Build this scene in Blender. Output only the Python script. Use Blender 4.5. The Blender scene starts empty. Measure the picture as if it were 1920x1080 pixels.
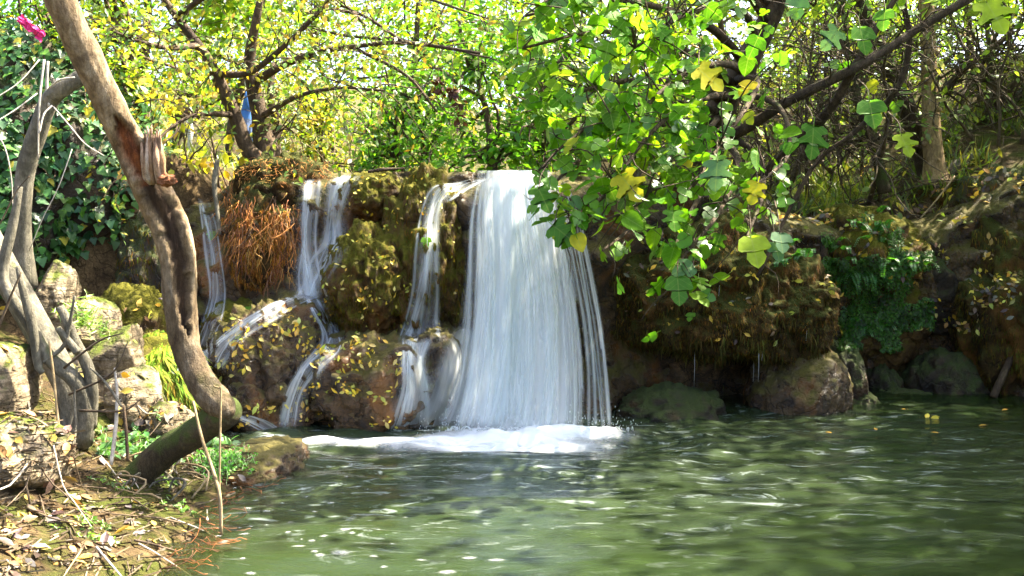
import bpy, bmesh, math, random
import numpy as np
from mathutils import Vector, Matrix
from mathutils.bvhtree import BVHTree

random.seed(11)
rng = np.random.default_rng(11)
scene = bpy.context.scene
C = scene.collection

# ------------------------------------------------------------------ camera, sky, sun, exposure
F, HZ, CH = 1867.0, 440.0, 1.5            # focal length and horizon in photo pixels, eye height in metres
cam_d = bpy.data.cameras.new('camera'); cam = bpy.data.objects.new('camera', cam_d); C.objects.link(cam)
cam.location = (0, 0, CH); cam.rotation_euler = (math.radians(90), 0, 0)
cam_d.sensor_width = 36.0; cam_d.lens = 36.0 * F / 1920.0
cam_d.shift_y = (HZ - 540.0) / 1920.0
cam_d.clip_start = 0.05; cam_d.clip_end = 1500
scene.camera = cam

SUN_EL, SUN_AZ = math.radians(54), math.radians(70)   # azimuth clockwise from +Y: from the right, a little behind the falls
world = bpy.data.worlds.new('World'); scene.world = world; world.use_nodes = True
wn = world.node_tree.nodes; wl = world.node_tree.links
sky = wn.new('ShaderNodeTexSky'); sky.sky_type = 'NISHITA'; sky.sun_disc = False
sky.sun_elevation = SUN_EL; sky.sun_rotation = SUN_AZ; sky.air_density = 0.6; sky.dust_density = 4.0; sky.ozone_density = 0.4
wn['Background'].inputs['Strength'].default_value = 0.15
wl.new(sky.outputs[0], wn['Background'].inputs['Color'])
sun_d = bpy.data.lights.new('sun', 'SUN'); sun_d.energy = 5.0; sun_d.angle = math.radians(0.6); sun_d.color = (1.0, 0.90, 0.72)
sun = bpy.data.objects.new('sun', sun_d); C.objects.link(sun)
SD = Vector((math.sin(SUN_AZ) * math.cos(SUN_EL), math.cos(SUN_AZ) * math.cos(SUN_EL), math.sin(SUN_EL)))
sun.rotation_euler = SD.to_track_quat('Z', 'Y').to_euler(); sun.location = (20, -5, 30)
vs = scene.view_settings
vs.view_transform = 'Standard'; vs.look = 'None'; vs.gamma = 1.0; vs.use_curve_mapping = False
vs.exposure = 2.78
cy = scene.cycles
cy.use_denoising = True; cy.use_adaptive_sampling = True; cy.adaptive_threshold = 0.02
cy.max_bounces = 7; cy.diffuse_bounces = 3; cy.glossy_bounces = 3; cy.transmission_bounces = 4; cy.transparent_max_bounces = 14
cy.caustics_reflective = False; cy.caustics_refractive = False; cy.sample_clamp_indirect = 6.0

def P(px, py, Y):                          # a photo pixel at the depth Y metres -> a point of the place
    return np.array([(px - 960.0) / F * Y, Y, CH + (HZ - py) / F * Y])
def PP(l): return np.array([P(*a[:3]) for a in l])
def rpx(r, Y): return r * Y / F

# ------------------------------------------------------------------ noise
_perm = np.random.default_rng(3).permutation(256); _perm = np.concatenate([_perm, _perm, _perm])
_grad = np.random.default_rng(4).normal(size=(256, 3)); _grad /= np.linalg.norm(_grad, axis=1)[:, None]
def pnoise(p):
    p = np.asarray(p, float); i = np.floor(p).astype(int); f = p - i; i &= 255
    u = f * f * f * (f * (f * 6 - 15) + 10); out = 0
    for dx in (0, 1):
        for dy in (0, 1):
            for dz in (0, 1):
                h = _perm[_perm[_perm[(i[:, 0] + dx) & 255] + ((i[:, 1] + dy) & 255)] + ((i[:, 2] + dz) & 255)] & 255
                g = _grad[h]
                d = g[:, 0] * (f[:, 0] - dx) + g[:, 1] * (f[:, 1] - dy) + g[:, 2] * (f[:, 2] - dz)
                w = (u[:, 0] if dx else 1 - u[:, 0]) * (u[:, 1] if dy else 1 - u[:, 1]) * (u[:, 2] if dz else 1 - u[:, 2])
                out = out + d * w
    return out * 1.6
def fbm(p, octv=4, gain=.5):
    p = np.asarray(p, float); a, s, t = 1.0, 0, 0
    for k in range(octv):
        s = s + a * pnoise(p * 2 ** k + 17.3 * k); t += a; a *= gain
    return s / t * 1.5
def sstep(a, b, x):
    t = np.clip((x - a) / (b - a), 0, 1); return t * t * (3 - 2 * t)
def unit(v):
    v = np.asarray(v, float); return v / np.maximum(np.linalg.norm(v, axis=-1, keepdims=True), 1e-9)

# ------------------------------------------------------------------ objects and meshes
def tag(o, label=None, cat=None, group=None, kind=None):
    if label: o['label'] = label
    if cat: o['category'] = cat
    if group: o['group'] = group
    if kind: o['kind'] = kind
    return o
def empty(name, loc, label=None, cat=None, group=None, kind=None):
    o = bpy.data.objects.new(name, None); C.objects.link(o); o.location = [float(v) for v in loc]; o.empty_display_size = .1
    o['base'] = 1; del o['base']
    return tag(o, label, cat, group, kind)
def rawmesh(name, V, faces, mat, smooth=True, col=None, flow=None, edge=None):
    V = np.asarray(V, np.float32)
    if isinstance(faces, np.ndarray): faces = [faces]
    faces = [np.asarray(f, np.int32) for f in faces if len(f)]
    me = bpy.data.meshes.new(name)
    me.vertices.add(len(V)); me.vertices.foreach_set('co', V.ravel())
    tot = sum(f.size for f in faces); npoly = sum(len(f) for f in faces)
    me.loops.add(tot); me.loops.foreach_set('vertex_index', np.concatenate([f.ravel() for f in faces]))
    cnt = np.concatenate([np.full(len(f), f.shape[1], np.int32) for f in faces])
    me.polygons.add(npoly); me.polygons.foreach_set('loop_start', np.concatenate([[0], np.cumsum(cnt)[:-1]]).astype(np.int32))
    me.polygons.foreach_set('use_smooth', np.full(npoly, bool(smooth)))
    me.update(calc_edges=True)
    if col is not None:
        a = me.attributes.new('Col', 'FLOAT_COLOR', 'POINT'); c = np.ones((len(V), 4), np.float32); c[:, :3] = col; a.data.foreach_set('color', c.ravel())
    if flow is not None:
        a = me.attributes.new('flow', 'FLOAT_VECTOR', 'POINT'); a.data.foreach_set('vector', np.asarray(flow, np.float32).ravel())
    if edge is not None:
        a = me.attributes.new('edge', 'FLOAT', 'POINT'); a.data.foreach_set('value', np.asarray(edge, np.float32).ravel())
    if mat: me.materials.append(mat)
    return me
def place(name, me, parent=None, loc=None):
    o = bpy.data.objects.new(name, me); C.objects.link(o)
    if loc is not None: o.location = [float(v) for v in loc]
    if parent is not None:
        o.parent = parent
        if loc is None:                                     # mesh data are in place coordinates
            l = Vector((0, 0, 0)); q = parent
            while q: l += q.location; q = q.parent
            o.location = -l
    return o
def mesh(name, V, faces, mat, parent=None, **k):
    V = np.asarray(V, float)
    if parent is None:                                      # origin at the middle of the base
        b = np.array([(V[:, 0].min() + V[:, 0].max()) / 2, (V[:, 1].min() + V[:, 1].max()) / 2, V[:, 2].min()])
        return place(name, rawmesh(name, V - b, faces, mat, **k), None, b)
    return place(name, rawmesh(name, V, faces, mat, **k), parent)
class MB:
    def __init__(s): s.V = []; s.F = {3: [], 4: []}; s.col = []; s.n = 0
    def add(s, V, faces, col=None):
        V = np.asarray(V, float)
        if isinstance(faces, np.ndarray): faces = [faces]
        for f in faces:
            if len(f): s.F[f.shape[1]].append(f + s.n)
        s.V.append(V); s.n += len(V)
        s.col.append(np.broadcast_to(np.asarray((1, 1, 1) if col is None else col, float), (len(V), 3)))
        return s
    def build(s, name, mat, parent=None, **k):
        fs = [np.concatenate(s.F[q]) for q in (3, 4) if s.F[q]]
        return mesh(name, np.concatenate(s.V), fs, mat, parent, col=np.concatenate(s.col), **k)
def catmull(pts, n):
    pts = np.asarray(pts, float); m = len(pts)
    q = np.vstack([2 * pts[0] - pts[1], pts, 2 * pts[-1] - pts[-2]])
    t = np.linspace(0, m - 1 - 1e-6, n); i = t.astype(int); f = (t - i)[:, None]
    a, b, c, d = q[i], q[i + 1], q[i + 2], q[i + 3]
    return .5 * (2 * b + (c - a) * f + (2 * a - 5 * b + 4 * c - d) * f ** 2 + (3 * b - a - 3 * c + d) * f ** 3)
def tube(path, rad, sides=8, rough=0.0, freq=6., squash=None, seed=0.):
    path = np.asarray(path, float); n = len(path); rad = np.broadcast_to(np.asarray(rad, float), (n,))
    T = unit(np.gradient(path, axis=0)); u = np.cross(T[0], [0.3, 1, 0.2]); u = u / np.linalg.norm(u)
    ang = np.linspace(0, 2 * np.pi, sides, endpoint=False); V = np.empty((n, sides, 3))
    for k in range(n):
        u = u - T[k] * np.dot(u, T[k]); u /= np.linalg.norm(u); w = np.cross(T[k], u)
        V[k] = path[k] + rad[k] * (np.cos(ang)[:, None] * u + np.sin(ang)[:, None] * w)
    V = V.reshape(-1, 3)
    if rough:
        cen = np.repeat(path, sides, 0); d = V - cen
        V = cen + d * (1 + rough * fbm(np.c_[V[:, 0] * freq + seed, V[:, 1] * freq, V[:, 2] * freq * .5], 4))[:, None]
    k, j = np.meshgrid(np.arange(n - 1), np.arange(sides), indexing='ij'); j2 = (j + 1) % sides
    Fq = np.stack([k * sides + j, k * sides + j2, (k + 1) * sides + j2, (k + 1) * sides + j], -1).reshape(-1, 4)
    V = np.vstack([V, path[0], path[-1]]); a = np.arange(sides); b = (a + 1) % sides
    c0 = np.stack([np.full(sides, n * sides), b, a], -1); c1 = np.stack([np.full(sides, n * sides + 1), (n - 1) * sides + a, (n - 1) * sides + b], -1)
    return V, [Fq, np.vstack([c0, c1])]
def walk(p0, d, length, n=7, wander=.25, grav=0.0, up=0.0):
    p = np.array(p0, float); d = unit(np.array(d, float)); out = [p.copy()]
    for k in range(n):
        d = unit(d + rng.normal(size=3) * wander + np.array([0, 0, up - grav * (k / n)])); p = p + d * length / n; out.append(p.copy())
    return np.array(out)
# leaf templates: x across, y along the midrib, z out of the blade
def leaf_tpl(outline, fold=.18, droop=.22, stem=0.0):
    """outline of one half: (half width, length position) from base to tip; gives a blade folded at the midrib"""
    o = np.array(outline, float); n = len(o)
    mid = np.c_[np.zeros(n), o[:, 1], np.zeros(n)]
    V = [mid]; Fq = []
    for s in (1, -1):
        V.append(np.c_[s * o[:, 0], o[:, 1], o[:, 0] * fold])
    V = np.vstack(V); V[:, 2] -= droop * V[:, 1] ** 2
    for s in (1, 2):
        for k in range(n - 1):
            q = [k, k + 1, s * n + k + 1, s * n + k]
            Fq.append(q if s == 2 else q[::-1])
    Fq = np.array(Fq)
    tri = np.vstack([Fq[:, [0, 1, 2]], Fq[:, [0, 2, 3]]])
    a = V[tri]; ar = np.linalg.norm(np.cross(a[:, 1] - a[:, 0], a[:, 2] - a[:, 0]), axis=1)
    tri = tri[ar > 1e-7]
    if stem:
        m = len(V); V = np.vstack([V, [[-.018, 0, 0], [.018, 0, 0], [.012, -stem, .06], [-.012, -stem, .06]]])
        tri = np.vstack([tri, [[m, m + 1, m + 2], [m, m + 2, m + 3]]])
    return V, tri
L_OVAL = leaf_tpl([(0, 0), (.25, .3), (.24, .62), (0, 1)], stem=.12)
L_SMALL = (np.array([[0, 0, 0], [.26, .45, .06], [0, 1, -.08], [-.26, .45, .06]]), np.array([[0, 1, 2], [0, 2, 3]]))
L_IVY = leaf_tpl([(0, .02), (.22, -.06), (.5, .2), (.3, .45), (.2, .7), (0, 1)], fold=.12, droop=.12)
def scatter(pos, nrm, tip, size, tpl, spin=0.0):
    """many leaves as one array: returns V (n*k,3), triangles, index of the leaf for each vertex"""
    pos = np.asarray(pos, float); n = len(pos); nrm = unit(nrm); tip = np.asarray(tip, float)
    tip = unit(tip - nrm * (tip * nrm).sum(1, keepdims=True) + 1e-6); s = np.cross(tip, nrm)
    v, t = tpl; k = len(v); size = np.broadcast_to(np.asarray(size, float), (n,))
    V = pos[:, None] + size[:, None, None] * (v[None, :, :1] * s[:, None] + v[None, :, 1:2] * tip[:, None] + v[None, :, 2:] * nrm[:, None])
    T = (t[None] + (np.arange(n) * k)[:, None, None]).reshape(-1, 3)
    return V.reshape(-1, 3), T, np.repeat(np.arange(n), k)
def rnd_dir(n, bias=(0, 0, 0)): return unit(rng.normal(size=(n, 3)) + np.array(bias))
def pick_cols(n, pal, jit=.18):
    pal = np.array(pal, float); c = pal[rng.integers(0, len(pal), n)]
    return np.clip(c * (1 + rng.normal(size=(n, 1)) * jit) * (1 + rng.normal(size=(n, 3)) * jit * .35), .003, .9)

# ------------------------------------------------------------------ materials
class NT:
    def __init__(s, name):
        s.m = bpy.data.materials.new(name); s.m.use_nodes = True; s.t = s.m.node_tree; s.t.nodes.clear()
        s.out = s.t.nodes.new('ShaderNodeOutputMaterial')
    def n(s, typ, ins=None, **props):
        nd = s.t.nodes.new('ShaderNode' + typ)
        for k, v in props.items(): setattr(nd, k, v)
        for k, v in (ins or {}).items():
            i = nd.inputs[k]
            if hasattr(v, 'is_output') or isinstance(v, bpy.types.NodeSocket): s.t.links.new(v, i)
            else: i.default_value = v
        return nd
    def noise(s, scale, detail=4, vec=None, rough=.55, dist=0.0):
        i = {'Scale': scale, 'Detail': detail, 'Roughness': rough, 'Distortion': dist}
        if vec is not None: i['Vector'] = vec
        return s.n('TexNoise', i).outputs['Fac']
    def ramp(s, fac, stops):
        nd = s.n('ValToRGB', {'Fac': fac}); e = nd.color_ramp.elements
        while len(e) < len(stops): e.new(.5)
        for q, (p, c) in zip(e, stops): q.position = p; q.color = (*c, 1) if len(c) == 3 else c
        return nd.outputs['Color']
    def rng(s, v, a, b, c=0.0, d=1.0):
        return s.n('MapRange', {'Value': v, 'From Min': a, 'From Max': b, 'To Min': c, 'To Max': d}).outputs['Result']
    def mix(s, f, a, b, mode='MIX'):
        nd = s.n('Mix', None, data_type='RGBA', blend_type=mode)
        for i, v in ((0, f), (6, a), (7, b)):
            if isinstance(v, bpy.types.NodeSocket): s.t.links.new(v, nd.inputs[i])
            else: nd.inputs[i].default_value = v if i == 0 else (*v, 1)
        return nd.outputs[2]
    def math(s, op, a, b=0.0):
        nd = s.n('Math', None, operation=op)
        for i, v in ((0, a), (1, b)):
            if isinstance(v, bpy.types.NodeSocket): s.t.links.new(v, nd.inputs[i])
            else: nd.inputs[i].default_value = v
        return nd.outputs[0]
    def bump(s, h, strength=.5, dist=.02):
        return s.n('Bump', {'Height': h, 'Strength': strength, 'Distance': dist}).outputs['Normal']
    def attr(s, name, o='Color'): return s.n('Attribute', None, attribute_name=name).outputs[o]
    def pos(s): return s.n('NewGeometry').outputs['Position']
    def upness(s): return s.n('SeparateXYZ', {'Vector': s.n('NewGeometry').outputs['Normal']}).outputs['Z']
    def scaled(s, v, sc): return s.n('Mapping', {'Vector': v, 'Scale': sc}).outputs['Vector']
    def surf(s, sh): s.t.links.new(sh, s.out.inputs['Surface']); return s.m
def m_rock(name, cols, moss=(0.05, .075, .012), moss_lo=.55, moss_hi=.8, up=.35, rough=.5, orange=None, scale=1.0, wetspec=.5, strata=0.0):
    t = NT(name); p = t.pos()
    base = t.ramp(t.noise(3.2 * scale, 6, p, .65, .6), [(.3, cols[0]), (.5, cols[1]), (.72, cols[2])])
    fine = t.noise(34 * scale, 6, p, .7)
    base = t.mix(.85, base, t.ramp(fine, [(.3, (.4, .37, .33)), (.68, (1.4, 1.36, 1.28))]), 'MULTIPLY')
    vor = t.n('TexVoronoi', {'Vector': t.n('VectorMath', {0: p, 1: t.n('VectorMath', {0: t.n('TexNoise', {'Vector': p, 'Scale': 5.0, 'Detail': 5.0}).outputs['Color'], 'Scale': .35}, operation='SCALE').outputs[0]}, operation='ADD').outputs[0], 'Scale': 4.0 * scale}, feature='DISTANCE_TO_EDGE').outputs['Distance']
    crack = t.rng(vor, 0, .05, .45, 1)
    base = t.mix(1.0, base, t.n('CombineColor', {0: crack, 1: crack, 2: crack}).outputs[0], 'MULTIPLY')
    if orange: base = t.mix(t.rng(t.noise(2.3, 4, t.scaled(p, (1, 1, .6))), .54, .68), base, orange)
    mf = t.math('ADD', t.noise(4.1, 6, p, .65), t.math('MULTIPLY', t.upness(), up))
    mf = t.math('ADD', mf, t.math('MULTIPLY', fine, .12))
    mf = t.rng(mf, moss_lo, moss_hi)
    mcol = t.mix(t.noise(60, 3, p), tuple(c * .45 for c in moss), tuple(c * 1.7 for c in moss))
    col = t.mix(mf, base, mcol)
    h = t.math('ADD', t.noise(9 * scale, 8, p, .7), t.math('MULTIPLY', t.noise(70 * scale, 4, p, .7), .35))
    h = t.math('ADD', h, t.math('MULTIPLY', crack, .4))
    if strata:
        sv = t.noise(3.5, 6, t.scaled(p, (.8, .8, 7)), .6, .4); h = t.math('ADD', h, t.math('MULTIPLY', sv, strata))
        col = t.mix(t.rng(sv, .52, .6, 0, .5), col, tuple(c * .45 for c in cols[0]))
    r = t.rng(mf, 0, 1, rough, .92)
    b = t.n('BsdfPrincipled', {'Base Color': col, 'Roughness': r, 'Normal': t.bump(h, .9, .05), 'Specular IOR Level': wetspec})
    return t.surf(b.outputs[0])
def m_bark(name, c0, c1, c2, moss=None, moss_lo=.6, stretch=(1, 1, .25), attr=False, bump=.8, scale=1.0):
    t = NT(name); p = t.n('TexCoord').outputs['Object']; pn = t.pos()
    v = t.scaled(p, stretch)
    col = t.ramp(t.noise(14 * scale, 7, v, .65, .5), [(.28, c0), (.5, c1), (.72, c2)])
    col = t.mix(.85, col, t.ramp(t.noise(55, 6, t.scaled(p, (1, 1, .5)), .75), [(.32, (.42, .39, .35)), (.66, (1.35, 1.32, 1.26))]), 'MULTIPLY')
    col = t.mix(t.rng(t.noise(4.5, 5, p, .7, 1.0), .5, .62, 0, .6), col, tuple(.62 * (c0[i] + .1 * c1[i]) for i in range(3)))
    if moss:
        mf = t.rng(t.math('ADD', t.noise(6, 5, pn, .6), t.math('MULTIPLY', t.upness(), .2)), moss_lo, moss_lo + .14)
        col = t.mix(mf, col, moss)
    if attr: col = t.mix(1.0, col, t.attr('Col'), 'MULTIPLY')
    h = t.math('ADD', t.noise(22 * scale, 8, v, .7), t.math('MULTIPLY', t.noise(90, 4, p, .7), .3))
    b = t.n('BsdfPrincipled', {'Base Color': col, 'Roughness': .82, 'Normal': t.bump(h, bump, .03), 'Specular IOR Level': .3})
    return t.surf(b.outputs[0])
def m_leaf(name, src='attr', trans=.45, gloss=.10, rough=.42, ramp=None, spots=0.0):
    t = NT(name)
    if src == 'attr': col = t.attr('Col')
    elif src == 'obj': col = t.n('ObjectInfo').outputs['Color']
    else: col = t.ramp(t.n('ObjectInfo').outputs['Random'], ramp)
    p = t.pos()
    col = t.mix(.35, col, t.ramp(t.noise(28, 4, p), [(.3, (.6, .6, .6)), (.7, (1.35, 1.3, 1.2))]), 'MULTIPLY')
    if src == 'obj' and spots > .45:                        # ribs of the big lobed leaves
        o_ = t.n('SeparateXYZ', {'Vector': t.n('TexCoord').outputs['Object']}); ax = t.math('ABSOLUTE', o_.outputs['X'])
        sv = t.math('FRACT', t.math('MULTIPLY', t.math('SUBTRACT', o_.outputs['Y'], t.math('MULTIPLY', ax, .75)), 5.0))
        rib = t.math('MAXIMUM', t.rng(ax, .0, .03, 1, 0), t.math('MULTIPLY', t.rng(sv, 0, .14, 1, 0), .6))
        col = t.mix(t.math('MULTIPLY', rib, .45), col, (.34, .42, .12))
    if spots: col = t.mix(t.rng(t.noise(40, 3, p), .70, .78, 0, spots), col, (.12, .06, .015))
    tc = t.mix(1.0, col, (1.5, 1.55, .7), 'MULTIPLY')
    nb = t.bump(t.noise(45, 3, p), .25, .01)
    d = t.n('BsdfDiffuse', {'Color': col, 'Normal': nb}); tr = t.n('BsdfTranslucent', {'Color': tc})
    m1 = t.n('MixShader', {0: trans, 1: d.outputs[0], 2: tr.outputs[0]})
    g = t.n('BsdfGlossy', {'Color': (1, 1, 1, 1), 'Roughness': rough, 'Normal': nb})
    lw = t.n('LayerWeight', {'Blend': .35})
    f = t.rng(lw.outputs['Fresnel'], 0, 1, gloss * .25, gloss * 1.6)
    return t.surf(t.n('MixShader', {0: f, 1: m1.outputs[0], 2: g.outputs[0]}).outputs[0])
def m_plain(name, c, rough=.8, nscale=30, var=.5, attr=False, bump=.4):
    t = NT(name); p = t.pos()
    col = t.mix(t.noise(nscale, 5, p), tuple(q * (1 - var) for q in c), tuple(q * (1 + var) for q in c))
    if attr: col = t.mix(1.0, col, t.attr('Col'), 'MULTIPLY')
    b = t.n('BsdfPrincipled', {'Base Color': col, 'Roughness': rough, 'Normal': t.bump(t.noise(nscale * 2, 5, p), bump, .01)})
    return t.surf(b.outputs[0])
def m_fall(name, lo, hi, fu=38.0, fv=.7, maxa=1.0, soft=.22, gl=.06, bp=.45):
    """falling water: threads of white water with clear gaps between; u across, v down the flow in metres"""
    t = NT(name); fl = t.attr('flow', 'Vector'); e = t.attr('edge', 'Fac')
    a = t.noise(1.0, 5, t.scaled(fl, (fu, fv, 1)), .6, .3); b = t.noise(1.0, 3, t.scaled(fl, (fu * .22, fv * .7, 1)), .5)
    c = t.noise(1.0, 3, t.scaled(fl, (fu * 2.6, fv * 1.6, 1)), .6)
    s = t.math('ADD', t.math('ADD', t.math('MULTIPLY', a, .45), t.math('MULTIPLY', b, .4)), t.math('MULTIPLY', c, .15))
    s = t.math('ADD', s, t.math('MULTIPLY', t.math('SUBTRACT', e, .5), .55))
    al = t.rng(s, lo, hi, 0, maxa)
    al = t.math('MULTIPLY', al, t.rng(e, 0, soft))
    nb = t.bump(t.math('ADD', a, t.math('MULTIPLY', c, .5)), bp, .03)
    col = t.mix(t.rng(b, .35, .65), (.80, .89, .91), (.97, .98, .985))
    d = t.n('BsdfDiffuse', {'Color': col, 'Normal': nb}); tr = t.n('BsdfTranslucent', {'Color': (.8, .88, .9, 1)})
    m1 = t.n('MixShader', {0: .5, 1: d.outputs[0], 2: tr.outputs[0]})
    g = t.n('BsdfGlossy', {'Roughness': .3, 'Normal': nb})
    m2 = t.n('MixShader', {0: gl, 1: m1.outputs[0], 2: g.outputs[0]})
    return t.surf(t.n('MixShader', {0: al, 1: t.n('BsdfTransparent').outputs[0], 2: m2.outputs[0]}).outputs[0])
def m_foam(name, lo=.35, hi=.6, scale=9.0, st=(1, 2.2, 1), maxa=1.0):
    t = NT(name); p = t.pos(); e = t.attr('edge', 'Fac')
    n = t.math('ADD', t.math('MULTIPLY', t.noise(scale, 6, t.scaled(p, st), .65, .8), .8), t.math('MULTIPLY', t.math('SUBTRACT', e, .5), .9))
    al = t.math('MULTIPLY', t.rng(n, lo, hi, 0, maxa), t.rng(e, 0, .5))
    d = t.n('BsdfDiffuse', {'Color': (.92, .95, .96, 1), 'Normal': t.bump(t.noise(scale * 2, 6, p), .5, .03)})
    tr = t.n('BsdfTranslucent', {'Color': (.9, .93, .95, 1)})
    m1 = t.n('MixShader', {0: .25, 1: d.outputs[0], 2: tr.outputs[0]})
    return t.surf(t.n('MixShader', {0: al, 1: t.n('BsdfTransparent').outputs[0], 2: m1.outputs[0]}).outputs[0])

M = {}
M['rock_wet'] = m_rock('wet_rock', [(.014, .007, .002), (.062, .034, .011), (.16, .098, .038)], moss=(.08, .066, .005), moss_lo=.62, moss_hi=.82, rough=.24, orange=(.2, .08, .016), wetspec=.6)
M['rock_mossy'] = m_rock('mossy_rock', [(.022, .011, .003), (.085, .046, .012), (.17, .10, .03)], moss=(.085, .08, .004), moss_lo=.5, moss_hi=.72, rough=.5, orange=(.16, .065, .012), wetspec=.25)
M['rock_dark'] = m_rock('dark_rock', [(.010, .006, .003), (.032, .02, .009), (.075, .048, .022)], moss=(.04, .055, .008), moss_lo=.6, moss_hi=.82, rough=.5, orange=(.1, .05, .015))  # dark base colour also stands in for deep shade in the hollow
M['rock_pale'] = m_rock('pale_limestone', [(.12, .095, .055), (.26, .21, .14), (.42, .37, .29)], moss=(.07, .09, .01), moss_lo=.72, moss_hi=.9, rough=.85, wetspec=.25, scale=.8, strata=1.2)
M['moss_brown'] = m_rock('brown_moss', [(.018, .011, .004), (.05, .03, .009), (.11, .06, .016)], moss=(.05, .055, .01), moss_lo=.55, moss_hi=.8, rough=.95, orange=(.15, .065, .015), wetspec=.2)
M['soil'] = m_rock('bank_soil', [(.03, .019, .009), (.09, .06, .027), (.18, .125, .06)], moss=(.055, .065, .008), moss_lo=.8, moss_hi=1.0, rough=.9, wetspec=.2, scale=1.6)
M['bark_plane'] = m_bark('peeling_bark', (.085, .055, .03), (.22, .165, .10), (.38, .335, .265), moss=(.07, .06, .015), moss_lo=.66, attr=True)
M['bark_grey'] = m_bark('grey_bark', (.075, .07, .05), (.15, .14, .105), (.24, .225, .18), moss=(.06, .08, .015), moss_lo=.68)
M['bark_brown'] = m_bark('brown_bark', (.03, .02, .012), (.075, .05, .03), (.14, .1, .06), moss=(.05, .055, .01), moss_lo=.68)
M['bark_tan'] = m_bark('tan_bark', (.2, .12, .055), (.4, .27, .14), (.58, .44, .28), stretch=(1, 1, .12))
M['bark_mossy'] = m_bark('mossy_bark', (.025, .02, .01), (.06, .045, .022), (.1, .08, .04), moss=(.05, .07, .01), moss_lo=.5)
M['twig'] = m_bark('twig_bark', (.045, .032, .02), (.11, .08, .05), (.2, .16, .11), bump=.3)
M['dry'] = m_bark('dry_stem', (.14, .1, .05), (.25, .19, .1), (.38, .31, .2), bump=.3)
M['white_twig'] = m_bark('bleached_twig', (.3, .27, .22), (.44, .41, .35), (.6, .57, .52), bump=.3)
M['splinter'] = m_bark('splintered_wood', (.2, .1, .05), (.36, .25, .17), (.5, .45, .4), stretch=(1.6, 1.6, .1), attr=True)
M['leaf'] = m_leaf('foliage_leaf')
M['leaf_bg'] = m_leaf('far_leaf', trans=.58, gloss=.06)
M['leaf_fig'] = m_leaf('fig_leaf', 'obj', trans=.6, gloss=.02, rough=.5, spots=.5)
M['leaf_obj'] = m_leaf('single_leaf', 'obj', trans=.42, gloss=.1)
M['leaf_ivy'] = m_leaf('ivy_leaf', 'obj', trans=.3, gloss=.07, rough=.4)
M['leaf_ivy_m'] = m_leaf('ivy_leaf_mass', 'attr', trans=.3, gloss=.07, rough=.4)
M['leaf_dead'] = m_leaf('fallen_leaf', 'obj', trans=.2, gloss=.1, spots=.4)
M['litter'] = m_leaf('leaf_litter', 'attr', trans=.12, gloss=.08)
M['moss_hair'] = m_leaf('hanging_moss', 'attr', trans=.25, gloss=.02, rough=.7)
# ------------------------------------------------------------------ the setting: ground, cliff, pool
BV, BF, BN = [], [], [0]                    # everything that leaves, water and twigs can lie on
def solid(V, faces):
    if isinstance(faces, np.ndarray): faces = [faces]
    for f in faces: BF.extend((f + BN[0]).tolist())
    BV.append(np.asarray(V)); BN[0] += len(V)
def curve1(pts):
    a = np.array(pts, float); return lambda x: np.interp(x, a[:, 0], a[:, 1])
xw = curve1([(-6, -1.6), (2, -1.45), (3, -1.42), (4.4, -1.46), (5, -1.5), (5.5, -1.62), (5.9, -1.55), (6.2, -1.40), (6.5, -1.48), (6.8, -1.75), (7.4, -2.1), (8.2, -2.3), (9, -2.3)])
yc = curve1([(-30, 7.4), (-6, 7.6), (-3.2, 8.3), (-2.4, 8.9), (-1.8, 8.55), (.5, 8.45), (1.2, 8.9), (2.5, 9.5), (3.5, 10.2), (4.6, 10.0), (5.5, 9.3), (7, 6.5), (9, 1), (12, -6), (30, -8)])
ztop = curve1([(-30, 3), (-6, 2.7), (-3, 2.2), (-2.6, 1.8), (-1.8, 1.9), (.5, 1.92), (1.5, 1.95), (2.3, 1.7), (3.3, 1.6), (4.2, 1.75), (5, 2.0), (8, 2.2), (30, 3)])
def H(x, y, rough=True):
    d = xw(y) - x
    low = np.where(d > 0, .30 * d + .06 * np.minimum(d, 4) ** 2 - .03, np.maximum(-.55, .55 * d - .03))
    low = np.where(y < -4, np.maximum(low, sstep(-4, -7, y) * .8 - .4), low)
    up = ztop(x) + np.where(x > 2, .22, .015) * np.clip(y - yc(x), 0, 6) + np.clip(y - 19, 0, 60) * .16 + np.clip(-x - 4, 0, 8) * .12
    up = up + .5 * sstep(9, 13, y) * sstep(3.5, 6, x)
    s = sstep(0, .4, y - yc(x)); z = low * (1 - s) + up * s
    if rough:
        p = np.c_[x, y, np.zeros_like(x)]
        z = z + (.05 * fbm(p * 1.3, 4) + .03 * fbm(p * 6, 3)) * (sstep(-.3, .15, d) + s).clip(0, 1)
    return z
def spaced(*segs):
    out = []
    for a, b, st in segs: out.append(np.arange(a, b, st))
    return np.concatenate(out + [[segs[-1][1]]])
gx = spaced((-200, -30, 17), (-30, -6, 1.2), (-6, -4, .25), (-4, -1.2, .035), (-1.2, 6, .12), (6, 14, .8), (14, 200, 18))
gy = spaced((-60, -8, 6), (-8, 2.6, .5), (2.6, 7.6, .04), (7.6, 14, .12), (14, 40, 1), (40, 300, 15))
GX, GY = np.meshgrid(gx, gy, indexing='ij'); gz = H(GX.ravel(), GY.ravel())
def gridfaces(a, b):
    i, j = np.meshgrid(np.arange(a - 1), np.arange(b - 1), indexing='ij')
    return np.stack([i * b + j, (i + 1) * b + j, (i + 1) * b + j + 1, i * b + j + 1], -1).reshape(-1, 4)
gV = np.c_[GX.ravel(), GY.ravel(), gz]; gF = gridfaces(len(gx), len(gy))
ground = mesh('ground', gV, gF, M['soil']); tag(ground, 'brown earth bank and forest floor round the pool', kind='structure')
near = (GX.ravel() > -5) & (GX.ravel() < 8) & (GY.ravel() > 2) & (GY.ravel() < 20)
solid(gV, gF[near[gF].all(1)])

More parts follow.
